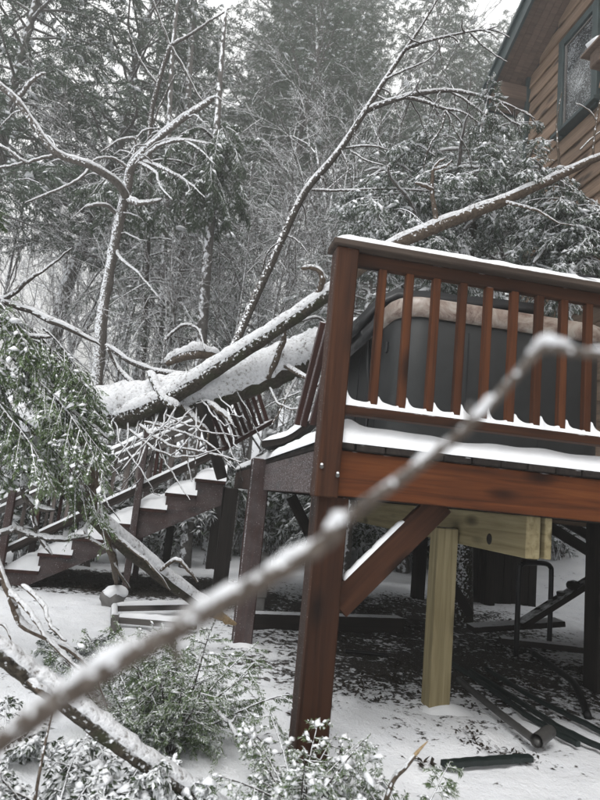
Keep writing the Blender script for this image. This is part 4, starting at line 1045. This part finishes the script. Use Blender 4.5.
# blurred twig close to the lens
tg = thing('foreground_twig', 'long thin snowy twig crossing in front of the whole scene, out of focus', 'twig', tuple(at(300, 555, .34)))
H = [(-60, 782, .30, .0075), (0, 741, .305, .0072), (60, 700, .31, .0070), (120, 662, .315, .0068), (180, 628, .32, .0064), (235, 596, .325, .0062), (280, 570, .33, .0058), (315, 550, .335, .0054), (335, 532, .335, .0058), (350, 516, .34, .0046), (420, 465, .35, .0040), (470, 425, .355, .0036), (500, 394, .36, .0036), (532, 358, .365, .0040), (546, 348, .365, .0042), (575, 352, .365, .0036), (610, 357, .365, .0030), (650, 362, .365, .0026)]
_hr = random.Random(4)
limb('stem', [(a, b, c, r*.88*_hr.uniform(.92, 1.1)) for a, b, c, r in H], M_LENS, tg, 12, 8, .22, .0)
for p in ([(350, 517, .338, .0020), (360, 503, .338, .0018), (372, 494, .337, .0008)], [(168, 634, .319, .0026), (176, 652, .318, .0020), (180, 664, .317, .0010)], [(470, 426, .354, .0016), (468, 412, .353, .0014), (472, 402, .352, .0006)], [(88, 684, .312, .0028), (98, 700, .311, .0020), (110, 708, .311, .0009)]): limb('side_bud', p, M_LENS, tg, 8, 4, .2, 0)
def twig_snow():
    for a, b, h, w in ((50, 150, .0060, .0056), (165, 248, .0048, .0050), (255, 318, .0044, .0044), (322, 348, .0056, .0052), (405, 440, .002, .0034), (465, 500, .0028, .0036), (525, 578, .0050, .0046), (588, 625, .003, .0032)):
        hp = [(at(*q[:3]), q[3]) for q in H]; path = smooth_path(hp, 12)
        pxs = []
        for p, r in path:
            d = p-CAM; pxs.append(300+FPX*d.dot(RT)/d.dot(FW))
        sel = [(p, r) for (p, r), x in zip(path, pxs) if a <= x <= b]
        if len(sel) < 3: continue
        V, Fc = [], []; n = len(sel)
        q = []
        for i, (p, r) in enumerate(sel):
            u = i/(n-1); e = max(.12, (1-abs(2*u-1)**2.2))**.6
            q.append((p+Vector((0, 0, r*.55+h*.45*e)), max(.0010, w*.86*e*(1+.35*nz(u*6, a)))))
        tube_arrays(q, 12, V, Fc, .35, a)
        kind(link('snow', mesh_py('snow', V, Fc, True), M_SNOWL, None, tg), 'stuff')
twig_snow()

# ================================================================== near evergreens
def evergreen(name, label, cat, loc, boughs, seed, leafmat, L, W, k=9, snow=.45, ssz=(.03, .014, .012), stem_mat=None, down=.15, group=None, trunk=None, ntw=14, tl=.28):
    rng = np.random.default_rng(seed); t = thing(name, label, cat, loc, group); tw = Twigs()
    for (b, d, l, dr) in boughs: spray(tw, b, d, l, rng, ntw, tl, dr, r0=.004+.006*l)
    foliage_parts(tw, t, leafmat, k, L, W, rng, stem_mat or M_BARKD, snow, ssz, down)
    return t, tw
def dirpx(p, q): return (at(*q)-at(*p))
def boughs_from(lst, rng, n, jit=.08):
    out = []
    for (p, q, dr) in lst:
        a, b = at(*p), at(*q)
        for _ in range(n):
            d = (b-a)+rv(rng, jit*(b-a).length)
            out.append((a+rv(rng, .03), d, d.length*rng.uniform(.85, 1.15), dr))
    return out
rng0 = np.random.default_rng(11)
# cedar standing just outside the left edge, boughs hanging into view
tx = at(-78, 440, 3.25)
ct, ctw = evergreen('cedar_tree', 'green cedar with drooping snow-dusted boughs reaching in from the left edge', 'tree', (tx.x, tx.y, gz(tx.x, tx.y)),
    boughs_from([((-50, 285, 3.2), (70, 330, 3.1), .6), ((-50, 310, 3.1), (95, 375, 3.1), .6), ((-50, 330, 3.0), (60, 390, 3.0), .7), ((-50, 360, 3.1), (100, 420, 3.15), .6), ((-50, 380, 3.2), (120, 450, 3.3), .5), ((-40, 300, 3.4), (90, 350, 3.5), .6), ((10, 360, 3.1), (110, 440, 3.15), .7), ((20, 340, 3.1), (80, 450, 3.1), .5), ((-40, 400, 3.1), (55, 455, 3.0), .5), ((60, 395, 3.15), (125, 430, 3.2), .6), ((40, 330, 3.2), (120, 385, 3.2), .8), ((50, 360, 3.2), (118, 410, 3.2), .8), ((30, 380, 3.1), (100, 450, 3.1), .6), ((-40, 270, 3.2), (90, 345, 3.25), .7), ((-30, 420, 3.1), (40, 455, 3.1), .5)], rng0, 2, .17)+[(Vector((tx.x, tx.y, 2.45-1.7*u)), Vector((math.cos(a), math.sin(a), .35)), .35+.55*u, .8) for u, a in [(k/17, 1.3+(k*1.7) % 3.9) for k in range(18)]],
    21, M_CEDAR, .024, .0055, 18, 1.1, (.014, .007, .005), down=.35, ntw=20, tl=.30)
limb('trunk', [(Vector((tx.x, tx.y, gz(tx.x, tx.y)-.05)), .11), (Vector((tx.x+.01, tx.y, .8)), .09), (Vector((tx.x-.02, tx.y+.03, 1.7)), .05), (Vector((tx.x-.06, tx.y, 2.55)), .015)], M_BARK, ct, 12, 6)
for p in ([(-60, 280, 3.2, .02), (0, 300, 3.2, .016), (60, 325, 3.15, .011), (100, 345, 3.2, .005)], [(-60, 350, 3.15, .02), (0, 372, 3.1, .015), (55, 400, 3.1, .010), (110, 440, 3.2, .005)], [(-60, 300, 3.3, .014), (0, 300, 3.2, .010), (30, 280, 3.1, .008), (55, 262, 3.1, .005), (72, 248, 3.1, .003)], [(-60, 320, 3.2, .012), (10, 335, 3.15, .010), (50, 337, 3.1, .007)]):
    limb('bough', p, M_BARKD, ct, 8, 6, .1, .9, .02, wig=.01)
def clumps(parent, pts, seed):
    bm = bmesh.new(); rr_ = random.Random(seed)
    for (px, py, t, r) in pts:
        tmp = lump_mesh('tmp', r, rr_.uniform(0, 50), .55, 2); M = Matrix.Translation(at(px, py, t)) @ Matrix.Rotation(rr_.uniform(0, 6), 4, 'Z') @ Matrix.Diagonal((rr_.uniform(.9, 1.7), rr_.uniform(.7, 1), rr_.uniform(.7, 1.1), 1))
        tmp.transform(M); bm.from_mesh(tmp); bpy.data.meshes.remove(tmp)
    me = bpy.data.meshes.new('snow'); bm.to_mesh(me); bm.free()
    for p_ in me.polygons: p_.use_smooth = True
    kind(link('snow', me, M_SNOW, None, parent), 'stuff')
_r = random.Random(6)
def px_of(p):
    d = p-CAM; z = d.dot(FW); return 300+FPX*d.dot(RT)/z, 400-FPX*d.dot(UP)/z, z
_c = [px_of(p) for p in ctw.p0]; _c = [c for c in _c if -10 < c[0] < 130 and 270 < c[1] < 470]; _r.shuffle(_c)
clumps(ct, [(x, y-1.5, t, _r.uniform(.008, .022)*(1.3 if y < 350 else .8)) for x, y, t in _c[:75]], 3)
# low evergreens at the bottom
def bush(px, py, t, spread_px, n, l, seed, label, name='evergreen_shrub', leafmat=M_CEDAR, L=.016, W=.0045, snow=.4, up=.5, ssz=(.013, .006, .005), lean=(0, 0, 0), k=15, droop=.5, group=None):
    rng = np.random.default_rng(seed); b0 = at(px, py, t); b0.z = gz(b0.x, b0.y)
    bo = []
    for i in range(n):
        a = 2*math.pi*i/n+rng.uniform(-.4, .4); d = Vector((math.cos(a)*spread_px, math.sin(a)*spread_px*.8, up*rng.uniform(.4, 1.5)))+Vector(lean)
        bo.append((b0+Vector((rng.normal(0, .02), rng.normal(0, .02), .0)), d, l*rng.uniform(.6, 1.2), droop))
    return evergreen(name, label, 'shrub', tuple(b0), bo, seed, leafmat, L, W, k, snow, ssz, group=group)
bush(172, 742, 2.6, .7, 20, .56, 31, 'bushy green juniper sapling in the snow left of the corner post', snow=.16, up=1.0, lean=(.10, 0, .35), L=.018, W=.0048, k=22)
bush(146, 700, 2.75, .8, 16, .52, 32, 'sparse snow-dusted juniper twigs behind the blurred twig at left', snow=.5, up=.8)
bush(300, 800, 2.15, .7, 18, .40, 33, 'small snow-capped evergreen at the foot of the corner post', snow=1.1, up=1.0, ssz=(.013, .008, .006))
bush(412, 815, 2.10, 1., 10, .30, 34, 'low flat evergreen sprig at the bottom edge right of the corner post', snow=.30, up=.55, L=.022)
bush(50, 822, 1.95, .9, 10, .34, 35, 'snow-buried round-leaved shrub in the bottom left corner', leafmat=M_RHODO, L=.028, W=.012, k=9, snow=1.6, up=.6, ssz=(.014, .009, .006))
bush(120, 805, 2.15, .9, 9, .34, 36, 'dark leafy shrub half buried in snow under the mossy limb', leafmat=M_RHODO, L=.028, W=.011, k=9, snow=1.2, up=.6, ssz=(.014, .009, .006))
bush(0, 770, 2.35, .9, 7, .32, 37, 'snowy shrub at the left edge above the bottom corner', leafmat=M_RHODO, L=.026, W=.011, k=9, snow=1.6, up=.5, ssz=(.014, .009, .006))
bush(110, 690, 3.3, .8, 6, .34, 38, 'low grey snowy twiggy shrub below the rock', leafmat=M_HEML, L=.026, W=.007, snow=.8, up=.7)
bush(70, 640, 3.7, .8, 6, .34, 39, 'small snowy shrub at the foot of the stairs near the left edge', leafmat=M_HEML, L=.026, W=.008, snow=.8, up=.8)
# brown weed stem with a raw tip at the bottom, and bare twigs
ws = thing('dead_weed', 'reddish-brown broken weed stalk sticking up at the bottom edge', 'weed', tuple(G(385, 800)))
q0 = at(378, 806, 2.15); q0.z = gz(q0.x, q0.y)-.01
limb('stem', [(q0, .011), (at(392, 783, 2.12), .009), (at(405, 768, 2.1), .008), (at(415, 755, 2.1), .007)], M_BARKT, ws, 7, 5, .15, .5, .01)
limb('raw_tip', [(at(414, 756, 2.1), .0068), (at(421, 748, 2.1), .005), (at(428, 741, 2.1), .001)], M_RAWW, ws, 6, 4, .2, 0)
bw = thing('bare_bush', 'thin dark bare bush stems arching over the snow left of the corner post', 'bush', tuple(G(270, 770)))
for pts in ([(228, 720, 2.5, .006), (238, 740, 2.45, .006), (250, 757, 2.4, .005), (272, 765, 2.35, .005), (290, 790, 2.3, .005)], [(236, 736, 2.45, .005), (250, 732, 2.4, .004), (262, 742, 2.4, .003), (268, 755, 2.4, .002)], [(205, 700, 2.6, .006), (228, 722, 2.5, .006), (236, 716, 2.5, .003)]):
    limb('twig', pts, M_BARKD, bw, 6, 6, .1, .5, .008, wig=.004)
rc = thing('red_cane', 'thin reddish cane rising from the shrub in the bottom left corner', 'twig', tuple(G(40, 800)))
limb('stem', [(at(34, 806, 1.9), .006), (at(40, 770, 1.9), .005), (at(47, 735, 1.92), .004), (at(55, 705, 1.95), .002)], M_BARKT, rc, 6, 5, .1, .6, .008)

# ================================================================== woods behind
def make_conifer(seed, H, r0, crown0, reach, nl, leafmat, L, W, k, droop=.5, density=1.0, snow=.25, ssz=(.10, .05, .04), wobble=.02, up=.1):
    """returns meshes (trunk, limbs, foliage, snow) of one evergreen standing at the origin"""
    rng = np.random.default_rng(seed)
    pts = [(Vector((wobble*H*nz(i*.31, seed), wobble*H*nz(i*.31, seed, 5), H*i/14-.1)), r0*(1-.9*i/14)+.006) for i in range(15)]
    V, Fc = [], []; tube_arrays(smooth_path(pts, 3), 9, V, Fc, .12, seed); trunk = mesh_py('trunk', V, Fc, True)
    tw = Twigs(); V, Fc = [], []
    for i in range(nl):
        u = crown0+(1-crown0)*((i+rng.uniform(0, 1))/nl)**.9; z = u*H
        f = u*14; j = min(13, int(f)); c = pts[j][0].lerp(pts[j+1][0], f-j)
        uu = (u-crown0)/(1-crown0)
        ln = reach*(1-uu)**.65*(.35+.65*min(1, uu*5+.35))*rng.uniform(.6, 1.2)+.25
        a = i*2.4+rng.uniform(-.5, .5); d = Vector((math.cos(a), math.sin(a), up+.5*uu)).normalized()
        p = c.copy(); path = [(p.copy(), .010+.012*ln)]; n = 7
        for s in range(n):
            d = (d+Vector((0, 0, -droop/n))+rv(rng, .07)).normalized(); p = p+d*ln/n; path.append((p.copy(), (.010+.012*ln)*(1-.85*(s+1)/n)))
        tube_arrays(path, 4, V, Fc, cap=False)
        nb = max(4, int(ln*7*density))
        for s in range(nb):
            q = .18+.8*(s+rng.uniform(0, 1))/nb; f2 = q*n; jj = min(n-1, int(f2)); b = path[jj][0].lerp(path[jj+1][0], f2-jj)
            T = (path[jj+1][0]-path[jj][0]).normalized(); S = T.cross(Vector((0, 0, 1))).normalized()
            dd = (T*.7+S*(1 if s % 2 else -1)*.9+Vector((0, 0, -.25*rng.uniform(0, 2)))+rv(rng, .2)).normalized()
            l = (.22+.30*ln*(1.05-q)*.5)*rng.uniform(.6, 1.3); e = b+dd*l-Vector((0, 0, .12*l))
            tw.p0.append(b); tw.p1.append(e)
            for m_ in range(2):
                b2 = b.lerp(e, .3+.3*m_); d3 = (dd+T*(.6 if m_ else -.1)+rv(rng, .35)+Vector((0, 0, -.3))).normalized()
                tw.p0.append(b2); tw.p1.append(b2+d3*l*.55)
    limbs = mesh_np('limbs', np.array([tuple(v) for v in V]), np.array(Fc), True)
    P0, P1 = tw.arr(); VV, FF = twig_blades(P0, P1, k, L, W, rng, .7, .2, .3); fol = mesh_np('crown', VV, FF)
    n = len(P0); m = int(n*snow); idx = rng.integers(0, n, m); t = rng.uniform(.1, 1, (m, 1)); C = P0[idx]*(1-t)+P1[idx]*t; C[:, 2] += .02
    q = rng.lognormal(-.2, .5, m); VV, FF = lumps(C, P1[idx]-P0[idx], ssz[0]*q, ssz[1]*q, ssz[2]*q, rng); sn_ = mesh_np('snow', VV, FF, True)
    trunk.materials.append(M_FARTR); limbs.materials.append(M_TWIG); fol.materials.append(leafmat); sn_.materials.append(M_SNOW)
    return trunk, limbs, fol, sn_
def place_tree(name, meshes, label, x, y, s=1.0, rz=0.0, lean=(0, 0), cat='tree', group=None, dz=0.0):
    t = thing(name, label, cat, (x, y, gz(x, y)), group)
    M = Matrix.Translation((x, y, gz(x, y)+dz)) @ Matrix.Rotation(lean[0], 4, 'X') @ Matrix.Rotation(lean[1], 4, 'Y') @ Matrix.Rotation(rz, 4, 'Z') @ Matrix.Scale(s, 4)
    par = {}
    for nm, me in meshes:
        o = link(nm, me, None, M, par.get('crown') if nm == 'snow' and 'crown' in par else t)
        if nm == 'snow': kind(o, 'stuff')
        par[nm] = o
    return t
def base_xy(px, t, py=480):
    p = at(px, py, t); return p.x, p.y
def conif(ms): return list(zip(('trunk', 'limbs', 'crown', 'snow'), ms))
# three kinds of evergreen
K1 = conif(make_conifer(1, 13, .17, .40, 2.6, 110, M_PINE, .105, .016, 14, .5, 1.2, .45, (.055, .03, .018)))
K2 = conif(make_conifer(2, 15, .20, .46, 2.8, 110, M_PINE, .11, .017, 14, .3, 1.15, .30, (.055, .03, .018), up=.25))
K4 = conif(make_conifer(4, 9, .10, .46, 2.2, 75, M_HEML, .08, .013, 11, 1.3, 1.2, .5, (.05, .026, .018)))
K3 = conif(make_conifer(3, 9, .12, .14, 2.3, 110, M_HEML, .075, .012, 10, .9, 1.3, .8, (.05, .026, .018)))
CON = [
 (K1, 14, 10.5, 1.00, .3, (.0, .10), 'tall dark hemlock with a leaning trunk at the upper left'),
 (K1, -70, 9.0, .95, 2.2, (0, .02), 'dark hemlock at the left edge whose boughs fill the top left corner'),
 (K2, 266, 14, 1.0, 1.0, (0, .0), 'straight-trunked pine with high dark crown in the middle of the woods'),
 (K2, 210, 18, 1.05, 3.1, (0, .02), 'slimmer pine left of the straight pine'),
 (K2, 326, 16.5, 1.05, 5.0, (0, -.02), 'dark pine with dense crown at the top centre'),
 (K1, 372, 15, .92, 2.7, (0, 0), 'greyish pine behind the leaning dark branch'),
 (K1, 445, 17.0, 1.12, .9, (0, 0), 'greyish pine with snowy boughs left of the house eave'),
 (K3, 410, 11, 1.0, 1.7, (0, 0), 'snowy hemlock standing behind the middle of the hot tub'),
 (K3, 490, 9.6, .86, 3.3, (0, 0), 'snow-laden hemlock close to the house corner'),
 (K4, 335, 12.5, .9, 5.2, (0, 0), 'snowy young hemlock behind the leaning dark branch'),
 (K4, 150, 9.5, .85, 4.4, (0, 0), 'drooping dark hemlock behind the snow-plastered broken tree'),
 (K4, 215, 11.0, .85, .4, (0, 0), 'drooping hemlock behind the fork of the fallen tree'),
 (K3, 352, 8.8, .78, 2.9, (0, 0), 'snowy hemlock right behind the leaning dark branch'),
 (K1, 120, 13, .95, 1.9, (0, .02), 'hemlock with dense top above the broken tree'),
 (K2, 240, 20, 1.55, 1.5, (0, 0), 'tall pine filling the gap between the hanging hemlock and the straight pine'),
 (K1, 490, 23, 1.45, 4.6, (0, 0), 'pale far pine just left of the house roof edge'),
 (K1, 405, 19, 1.42, 2.0, (0, 0), 'tall pine rising behind the tip of the leaning dark branch'),
 (K2, 296, 24, 1.7, .7, (0, 0), 'far tall pine in the gap right of the straight pine'),
 (K2, 560, 22, 1.0, .2, (0, 0), 'pine beyond the house corner'),
]
for ms, px, t, s, rz, ln, lab in CON:
    x, y = base_xy(px, t); place_tree('hemlock_tree' if ms is not K2 else 'pine_tree', ms, lab, x, y, s, rz, ln)

def make_bare(seed, H, r0, spread=.55, levels=4, fork0=.35):
    rng = np.random.default_rng(seed); V, Fc = [], []
    def grow(p, d, L, r, lev):
        n = 6 if lev == 0 else 4; path = [(p.copy(), r)]; dirs = []
        for i in range(n):
            d = (d+rv(rng, .09 if lev == 0 else .16)+Vector((0, 0, .05))).normalized(); p = p+d*L/n; path.append((p.copy(), max(.0035, r*(1-.72*(i+1)/n)))); dirs.append(d.copy())
        tube_arrays(path, 7 if lev == 0 else (4 if lev < 3 else 3), V, Fc, cap=False)
        if lev >= levels: return
        kids = (9, 6, 5, 3)[lev]
        for k in range(kids):
            u = (fork0 if lev == 0 else .2)+(1-(fork0 if lev == 0 else .2))*(k+rng.uniform(0, 1))/kids; f = u*n; j = min(n-1, int(f)); q = path[j][0].lerp(path[j+1][0], f-j)
            a = rng.uniform(0, 6.28); T = dirs[j]; S = T.cross(Vector((.3, .2, 1))).normalized(); U = S.cross(T)
            dd = (T*.8+(S*math.cos(a)+U*math.sin(a))*spread*rng.uniform(.7, 1.5)).normalized()
            rr = path[j][1]*.55
            grow(q, dd, L*rng.uniform(.34, .58)*(1.1-.35*u), max(.004, rr), lev+1)
    grow(Vector((0, 0, -.1)), Vector((0, 0, 1)), H, r0, 0)
    me = mesh_np('trunk', np.array([tuple(v) for v in V]), np.array(Fc), True); me.materials.append(M_TWIG); return me
BARE = [make_bare(41, 8, .07), make_bare(42, 10, .09, .45), make_bare(43, 6, .045, .6, 4, .2), make_bare(44, 9, .08, .6, 4, .3), make_bare(45, 4.5, .03, .7, 4, .1)]
rngb = random.Random(8)
spots = [(20, 9), (70, 8.5), (178, 10), (310, 18), (345, 10), (60, 22), (30, 16), (0, 13), (-30, 11), (275, 21), (80, 30), (255, 31), (300, 28), (340, 24), (375, 20), (420, 30), (460, 26), (40, 34), (0, 28), (-20, 22), (100, 13), (215, 9), (390, 32), (500, 30), (150, 8.0)]
spots += [(118, 10.2), (172, 9.2), (190, 11.5), (238, 9.8), (262, 11.2), (310, 10.4), (132, 12.4), (212, 13), (60, 12), (280, 14), (330, 9.2), (95, 9.4)]
for i, (px, t) in enumerate(spots):
    x, y = base_xy(px, t); k = rngb.choice([0, 1, 3, 0, 2]) if t > 12 else rngb.choice([2, 4, 0, 2])
    s = rngb.uniform(.8, 1.2)
    place_tree('bare_sapling', [('trunk', BARE[k])], 'thin bare snow-dusted tree in the woods behind the stairs and deck', x, y, s, rngb.uniform(0, 6.28), (rngb.uniform(-.06, .06), rngb.uniform(-.08, .1)), group='bare trees in the woods')
# two straight grey trunks and one bent one that stand out
for px, pyt, t, r, lab in ((178, -40, 12, .11, 'grey trunk standing in the gap left of the fallen fork'), (160, -20, 10, .07, 'slim grey trunk right of the snow-plastered broken tree')):
    x, y = base_xy(px-8, t); tt = thing('grey_tree', lab, 'tree', (x, y, gz(x, y)))
    limb('trunk', [(Vector((x, y, gz(x, y)-.1)), r), (at(px, 330, t), r*.9), (at(px+6, 200, t), r*.75), (at(px+12, 60, t), r*.55), (at(px+20, pyt, t), r*.3)], M_FARTR, tt, 9, 5, .1, 0)
bt = thing('bent_sapling', 'dark bent bare sapling forking at the top left of centre', 'tree', (*base_xy(146, 9), gz(*base_xy(146, 9))))
x, y = base_xy(146, 9)
limb('trunk', [(Vector((x, y, gz(x, y)-.1)), .05), (at(147, 250, 9), .045), (at(150, 130, 9), .04), (at(158, 85, 9), .036), (at(170, 46, 9), .032)], M_BARKD, bt, 8, 5, .1, .4, .02)
for p in ([(170, 46, 9, .026), (185, 38, 9, .022), (205, 25, 9, .016), (230, 8, 9, .008)], [(170, 46, 9, .024), (182, 65, 9, .02), (195, 90, 9, .014), (205, 105, 9, .008)], [(170, 46, 9, .024), (160, 20, 9, .016), (150, -10, 9, .01)], [(150, 130, 9, .02), (165, 95, 9, .014), (175, 75, 9, .008)], [(158, 85, 9, .02), (140, 60, 9, .012), (128, 30, 9, .006)]):
    limb('branch', p, M_BARKD, bt, 6, 5, .1, .5, .015, wig=.02)

# rhododendrons along the far edge of the clearing and under the deck line
def make_rhodo(seed, h, w):
    rng = np.random.default_rng(seed); V, Fc = [], []; P, D = [], []
    for i in range(26):
        a = rng.uniform(0, 6.28); d = Vector((math.cos(a)*w, math.sin(a)*w, h*rng.uniform(.7, 1.2))); n = 5
        path = [(Vector((rng.normal(0, .08), rng.normal(0, .08), -.05)), .018)]
        for s in range(1, n+1):
            u = s/n; path.append((path[0][0]+Vector((d.x*u**1.3, d.y*u**1.3, d.z*u**.8))*rng.uniform(.9, 1.1), .018*(1-.75*u)))
        tube_arrays(path, 4, V, Fc, cap=False)
        for s in range(9):
            u = rng.uniform(.25, 1); f = u*n; j = min(n-1, int(f)); q = path[j][0].lerp(path[j+1][0], f-j)+rv(rng, .09)
            for m_ in range(13):
                aa = rng.uniform(0, 6.28); P.append(tuple(q)); D.append((math.cos(aa)*.8, math.sin(aa)*.8, rng.uniform(-1.3, .25)))
    me = mesh_np('stems', np.array([tuple(v) for v in V]), np.array(Fc), True); me.materials.append(M_TWIG)
    P, D = np.array(P), np.array(D); n = len(P)
    VV, FF = blades(P, D, rng.uniform(.09, .16, n), rng.uniform(.028, .045, n), rng, .1); fo = mesh_np('foliage', VV, FF); fo.materials.append(M_RHODO)
    m = 420; idx = rng.integers(0, n, m); q = rng.lognormal(-.1, .4, m); C = P[idx]+np.array([0, 0, .03])
    VV, FF = lumps(C, D[idx]*np.array([1, 1, .2]), .06*q, .04*q, .025*q, rng); sn_ = mesh_np('snow', VV, FF, True); sn_.materials.append(M_SNOW)
    return [('stems', me), ('crown', fo), ('snow', sn_)]
RH = [make_rhodo(61, 1.25, .85), make_rhodo(62, 1.0, .95), make_rhodo(63, 1.6, .9)]
rr = random.Random(5)
lab0 = 'snowy evergreen shrub in the row behind the clearing'
for px in range(-40, 640, 46):
    for row, t in ((0, 11.0), (1, 12.6)):
        x, y = base_xy(px+rr.uniform(-10, 10)+row*15, t+rr.uniform(-.5, .5), 540)
        if x > 2.4 and y < 5.5: continue
        place_tree('rhododendron', RH[rr.randrange(3)], lab0, x, y, rr.uniform(.9, 1.25), rr.uniform(0, 6.28), cat='shrub', group='shrub row behind the clearing')
for px, t, s, k, lab in ((30, 7.4, .9, 0, 'snowy shrub behind the stair railing at the left edge'), (85, 8.2, 1.0, 2, 'snowy shrub behind the middle of the stairs'), (150, 8.8, .9, 1, 'snowy shrub behind the top of the stairs'), (-20, 6.5, 1.0, 2, 'tall snowy shrub left of the stairs')):
    x, y = base_xy(px, t, 540); place_tree('rhododendron', RH[k], lab, x, y, s, px*.1, cat='shrub')
# dark bank and snowy stump seen under the stairs
st_ = thing('stump', 'snow-capped stump and bank seen under the top of the stairs', 'stump', tuple(G(165, 560)))
p = G(166, 556); limb('wood', [(p+Vector((0, 0, -.1)), .10), (p+Vector((.03, 0, .25)), .085), (p+Vector((.0, 0, .62)), .06)], M_BARKS, st_, 10, 5, .2, 0)
kind(link('snow', lump_mesh('snow', .16, 8, .5, 3), M_SNOW, Matrix.Translation(p+Vector((0, 0, .60))), st_), 'stuff')

# ================================================================== crown of the fallen evergreen heaped behind the hot tub
fc = thing('fallen_evergreen', 'snow-laden evergreen crown heaped between the hot tub and the house wall', 'tree', (*base_xy(500, 6.3), gz(*base_xy(500, 6.3))))
rng = np.random.default_rng(77); tw = Twigs()
x, y = base_xy(470, 6.6); x2 = min(x, 2.5)
limb('trunk', [(Vector((x2, y, gz(x2, y)-.1)), .12), (at(462, 330, 6.5), .10), (at(468, 240, 6.4), .08), (at(480, 160, 6.3), .05), (at(486, 110, 6.3), .02)], M_BARK, fc, 10, 6, .1, 0)
heads = []
for i in range(280):
    px = rng.uniform(368, 612); 
    top = 118+max(0, (430-px))*.9 + max(0, (px-505))*1.15
    top = min(top, 232)
    py = rng.uniform(top, 285); t = rng.uniform(5.4, 6.8)
    if px > 540: t = rng.uniform(5.15, 5.75)
    heads.append((px, py, t))
for px, py, t in heads:
    b = at(px, py, t)
    if b.x > 2.8: continue
    d = Vector((rng.normal(.0, .7), rng.normal(-.25, .5), rng.uniform(-.3, .35)))
    l = rng.uniform(.35, .6)
    if b.x+d.normalized().x*l > 2.85: d.x = -abs(d.x)*.5
    spray(tw, b, d, l, rng, 11, .33, .9, .009, True, .8, .7)
foliage_parts(tw, fc, M_HEML, 9, .045, .009, rng, M_TWIG, 1.3, (.022, .010, .008), .45)
for i in range(34):
    px, py, t = heads[i*6]; 
    a = at(px, py, t)
    if a.x > 2.5: continue
    d = Vector((rng.normal(0, .5), rng.normal(-.2, .3), rng.uniform(-.1, .5))); d = d.normalized()*rng.uniform(.3, .6)
    limb('branch', [(a-d*.6+Vector((0, 0, -.1)), .016), (a-d*.2, .014), (a+d*.3+rv(rng, .04), .010), (a+d*.7+Vector((0, 0, -.12)), .005)], M_TWIG, fc, 6, 5, .1, 1.0, .022, wig=.01)

# hemlock whose boughs hang down behind the broken tree
hx, hy = base_xy(196, 8.6); hh = thing('hanging_hemlock', 'green hemlock with boughs hanging straight down behind the broken tree', 'tree', (hx, hy, gz(hx, hy)))
limb('trunk', [(Vector((hx, hy, gz(hx, hy)-.1)), .09), (at(202, 330, 8.6), .08), (at(212, 200, 8.6), .06), (at(220, 80, 8.6), .04), (at(226, 10, 8.6), .015)], M_FARTR, hh, 9, 6, .1, 0)
rng = np.random.default_rng(91); tw = Twigs()
for i in range(135):
    if i % 3: px, py = rng.normal(214, 14), rng.uniform(125, 205)
    elif i % 2: px, py = rng.normal(160, 22), rng.uniform(150, 205)
    else: px, py = rng.normal(115, 14), rng.uniform(165, 215)
    spray(tw, at(px, py, rng.uniform(7.7, 9.0)), (rng.normal(0, .45), rng.normal(0, .4), rng.uniform(-.6, .2)), rng.uniform(.35, .65), rng, 10, .30, 1.5, .007, True, .6, .9)
foliage_parts(tw, hh, M_HANG, 9, .055, .010, rng, M_TWIG, .35, (.03, .012, .010), .6)
for p in ([(212, 180, 8.6, .02), (190, 165, 8.3, .016), (160, 160, 8.1, .012), (115, 172, 7.9, .006)], [(214, 160, 8.6, .02), (222, 150, 8.3, .014), (232, 160, 8.0, .006)], [(214, 140, 8.6, .02), (200, 128, 8.2, .014), (180, 135, 8.0, .006)]):
    limb('bough', p, M_BARKD, hh, 6, 5, .1, .6, .012)

# ================================================================== misty winter air
def haze():
    x0, x1, y0, y1, z0, z1 = -165, 165, -70, 270, -3, 38
    V = [(x, y, z) for z in (z0, z1) for y in (y0, y1) for x in (x0, x1)]
    Fc = [(0, 2, 3, 1), (4, 5, 7, 6), (0, 1, 5, 4), (2, 6, 7, 3), (0, 4, 6, 2), (1, 3, 7, 5)]
    m = bpy.data.materials.new('haze'); m.use_nodes = True; t = m.node_tree; t.nodes.clear()
    v = t.nodes.new('ShaderNodeVolumePrincipled'); v.inputs['Color'].default_value = (.95, .95, .94, 1); v.inputs['Density'].default_value = .0105; v.inputs['Anisotropy'].default_value = .2
    o = t.nodes.new('ShaderNodeOutputMaterial'); t.links.new(v.outputs[0], o.inputs['Volume'])
    kind(link('haze', mesh_py('haze', V, Fc), m), 'stuff')
haze()
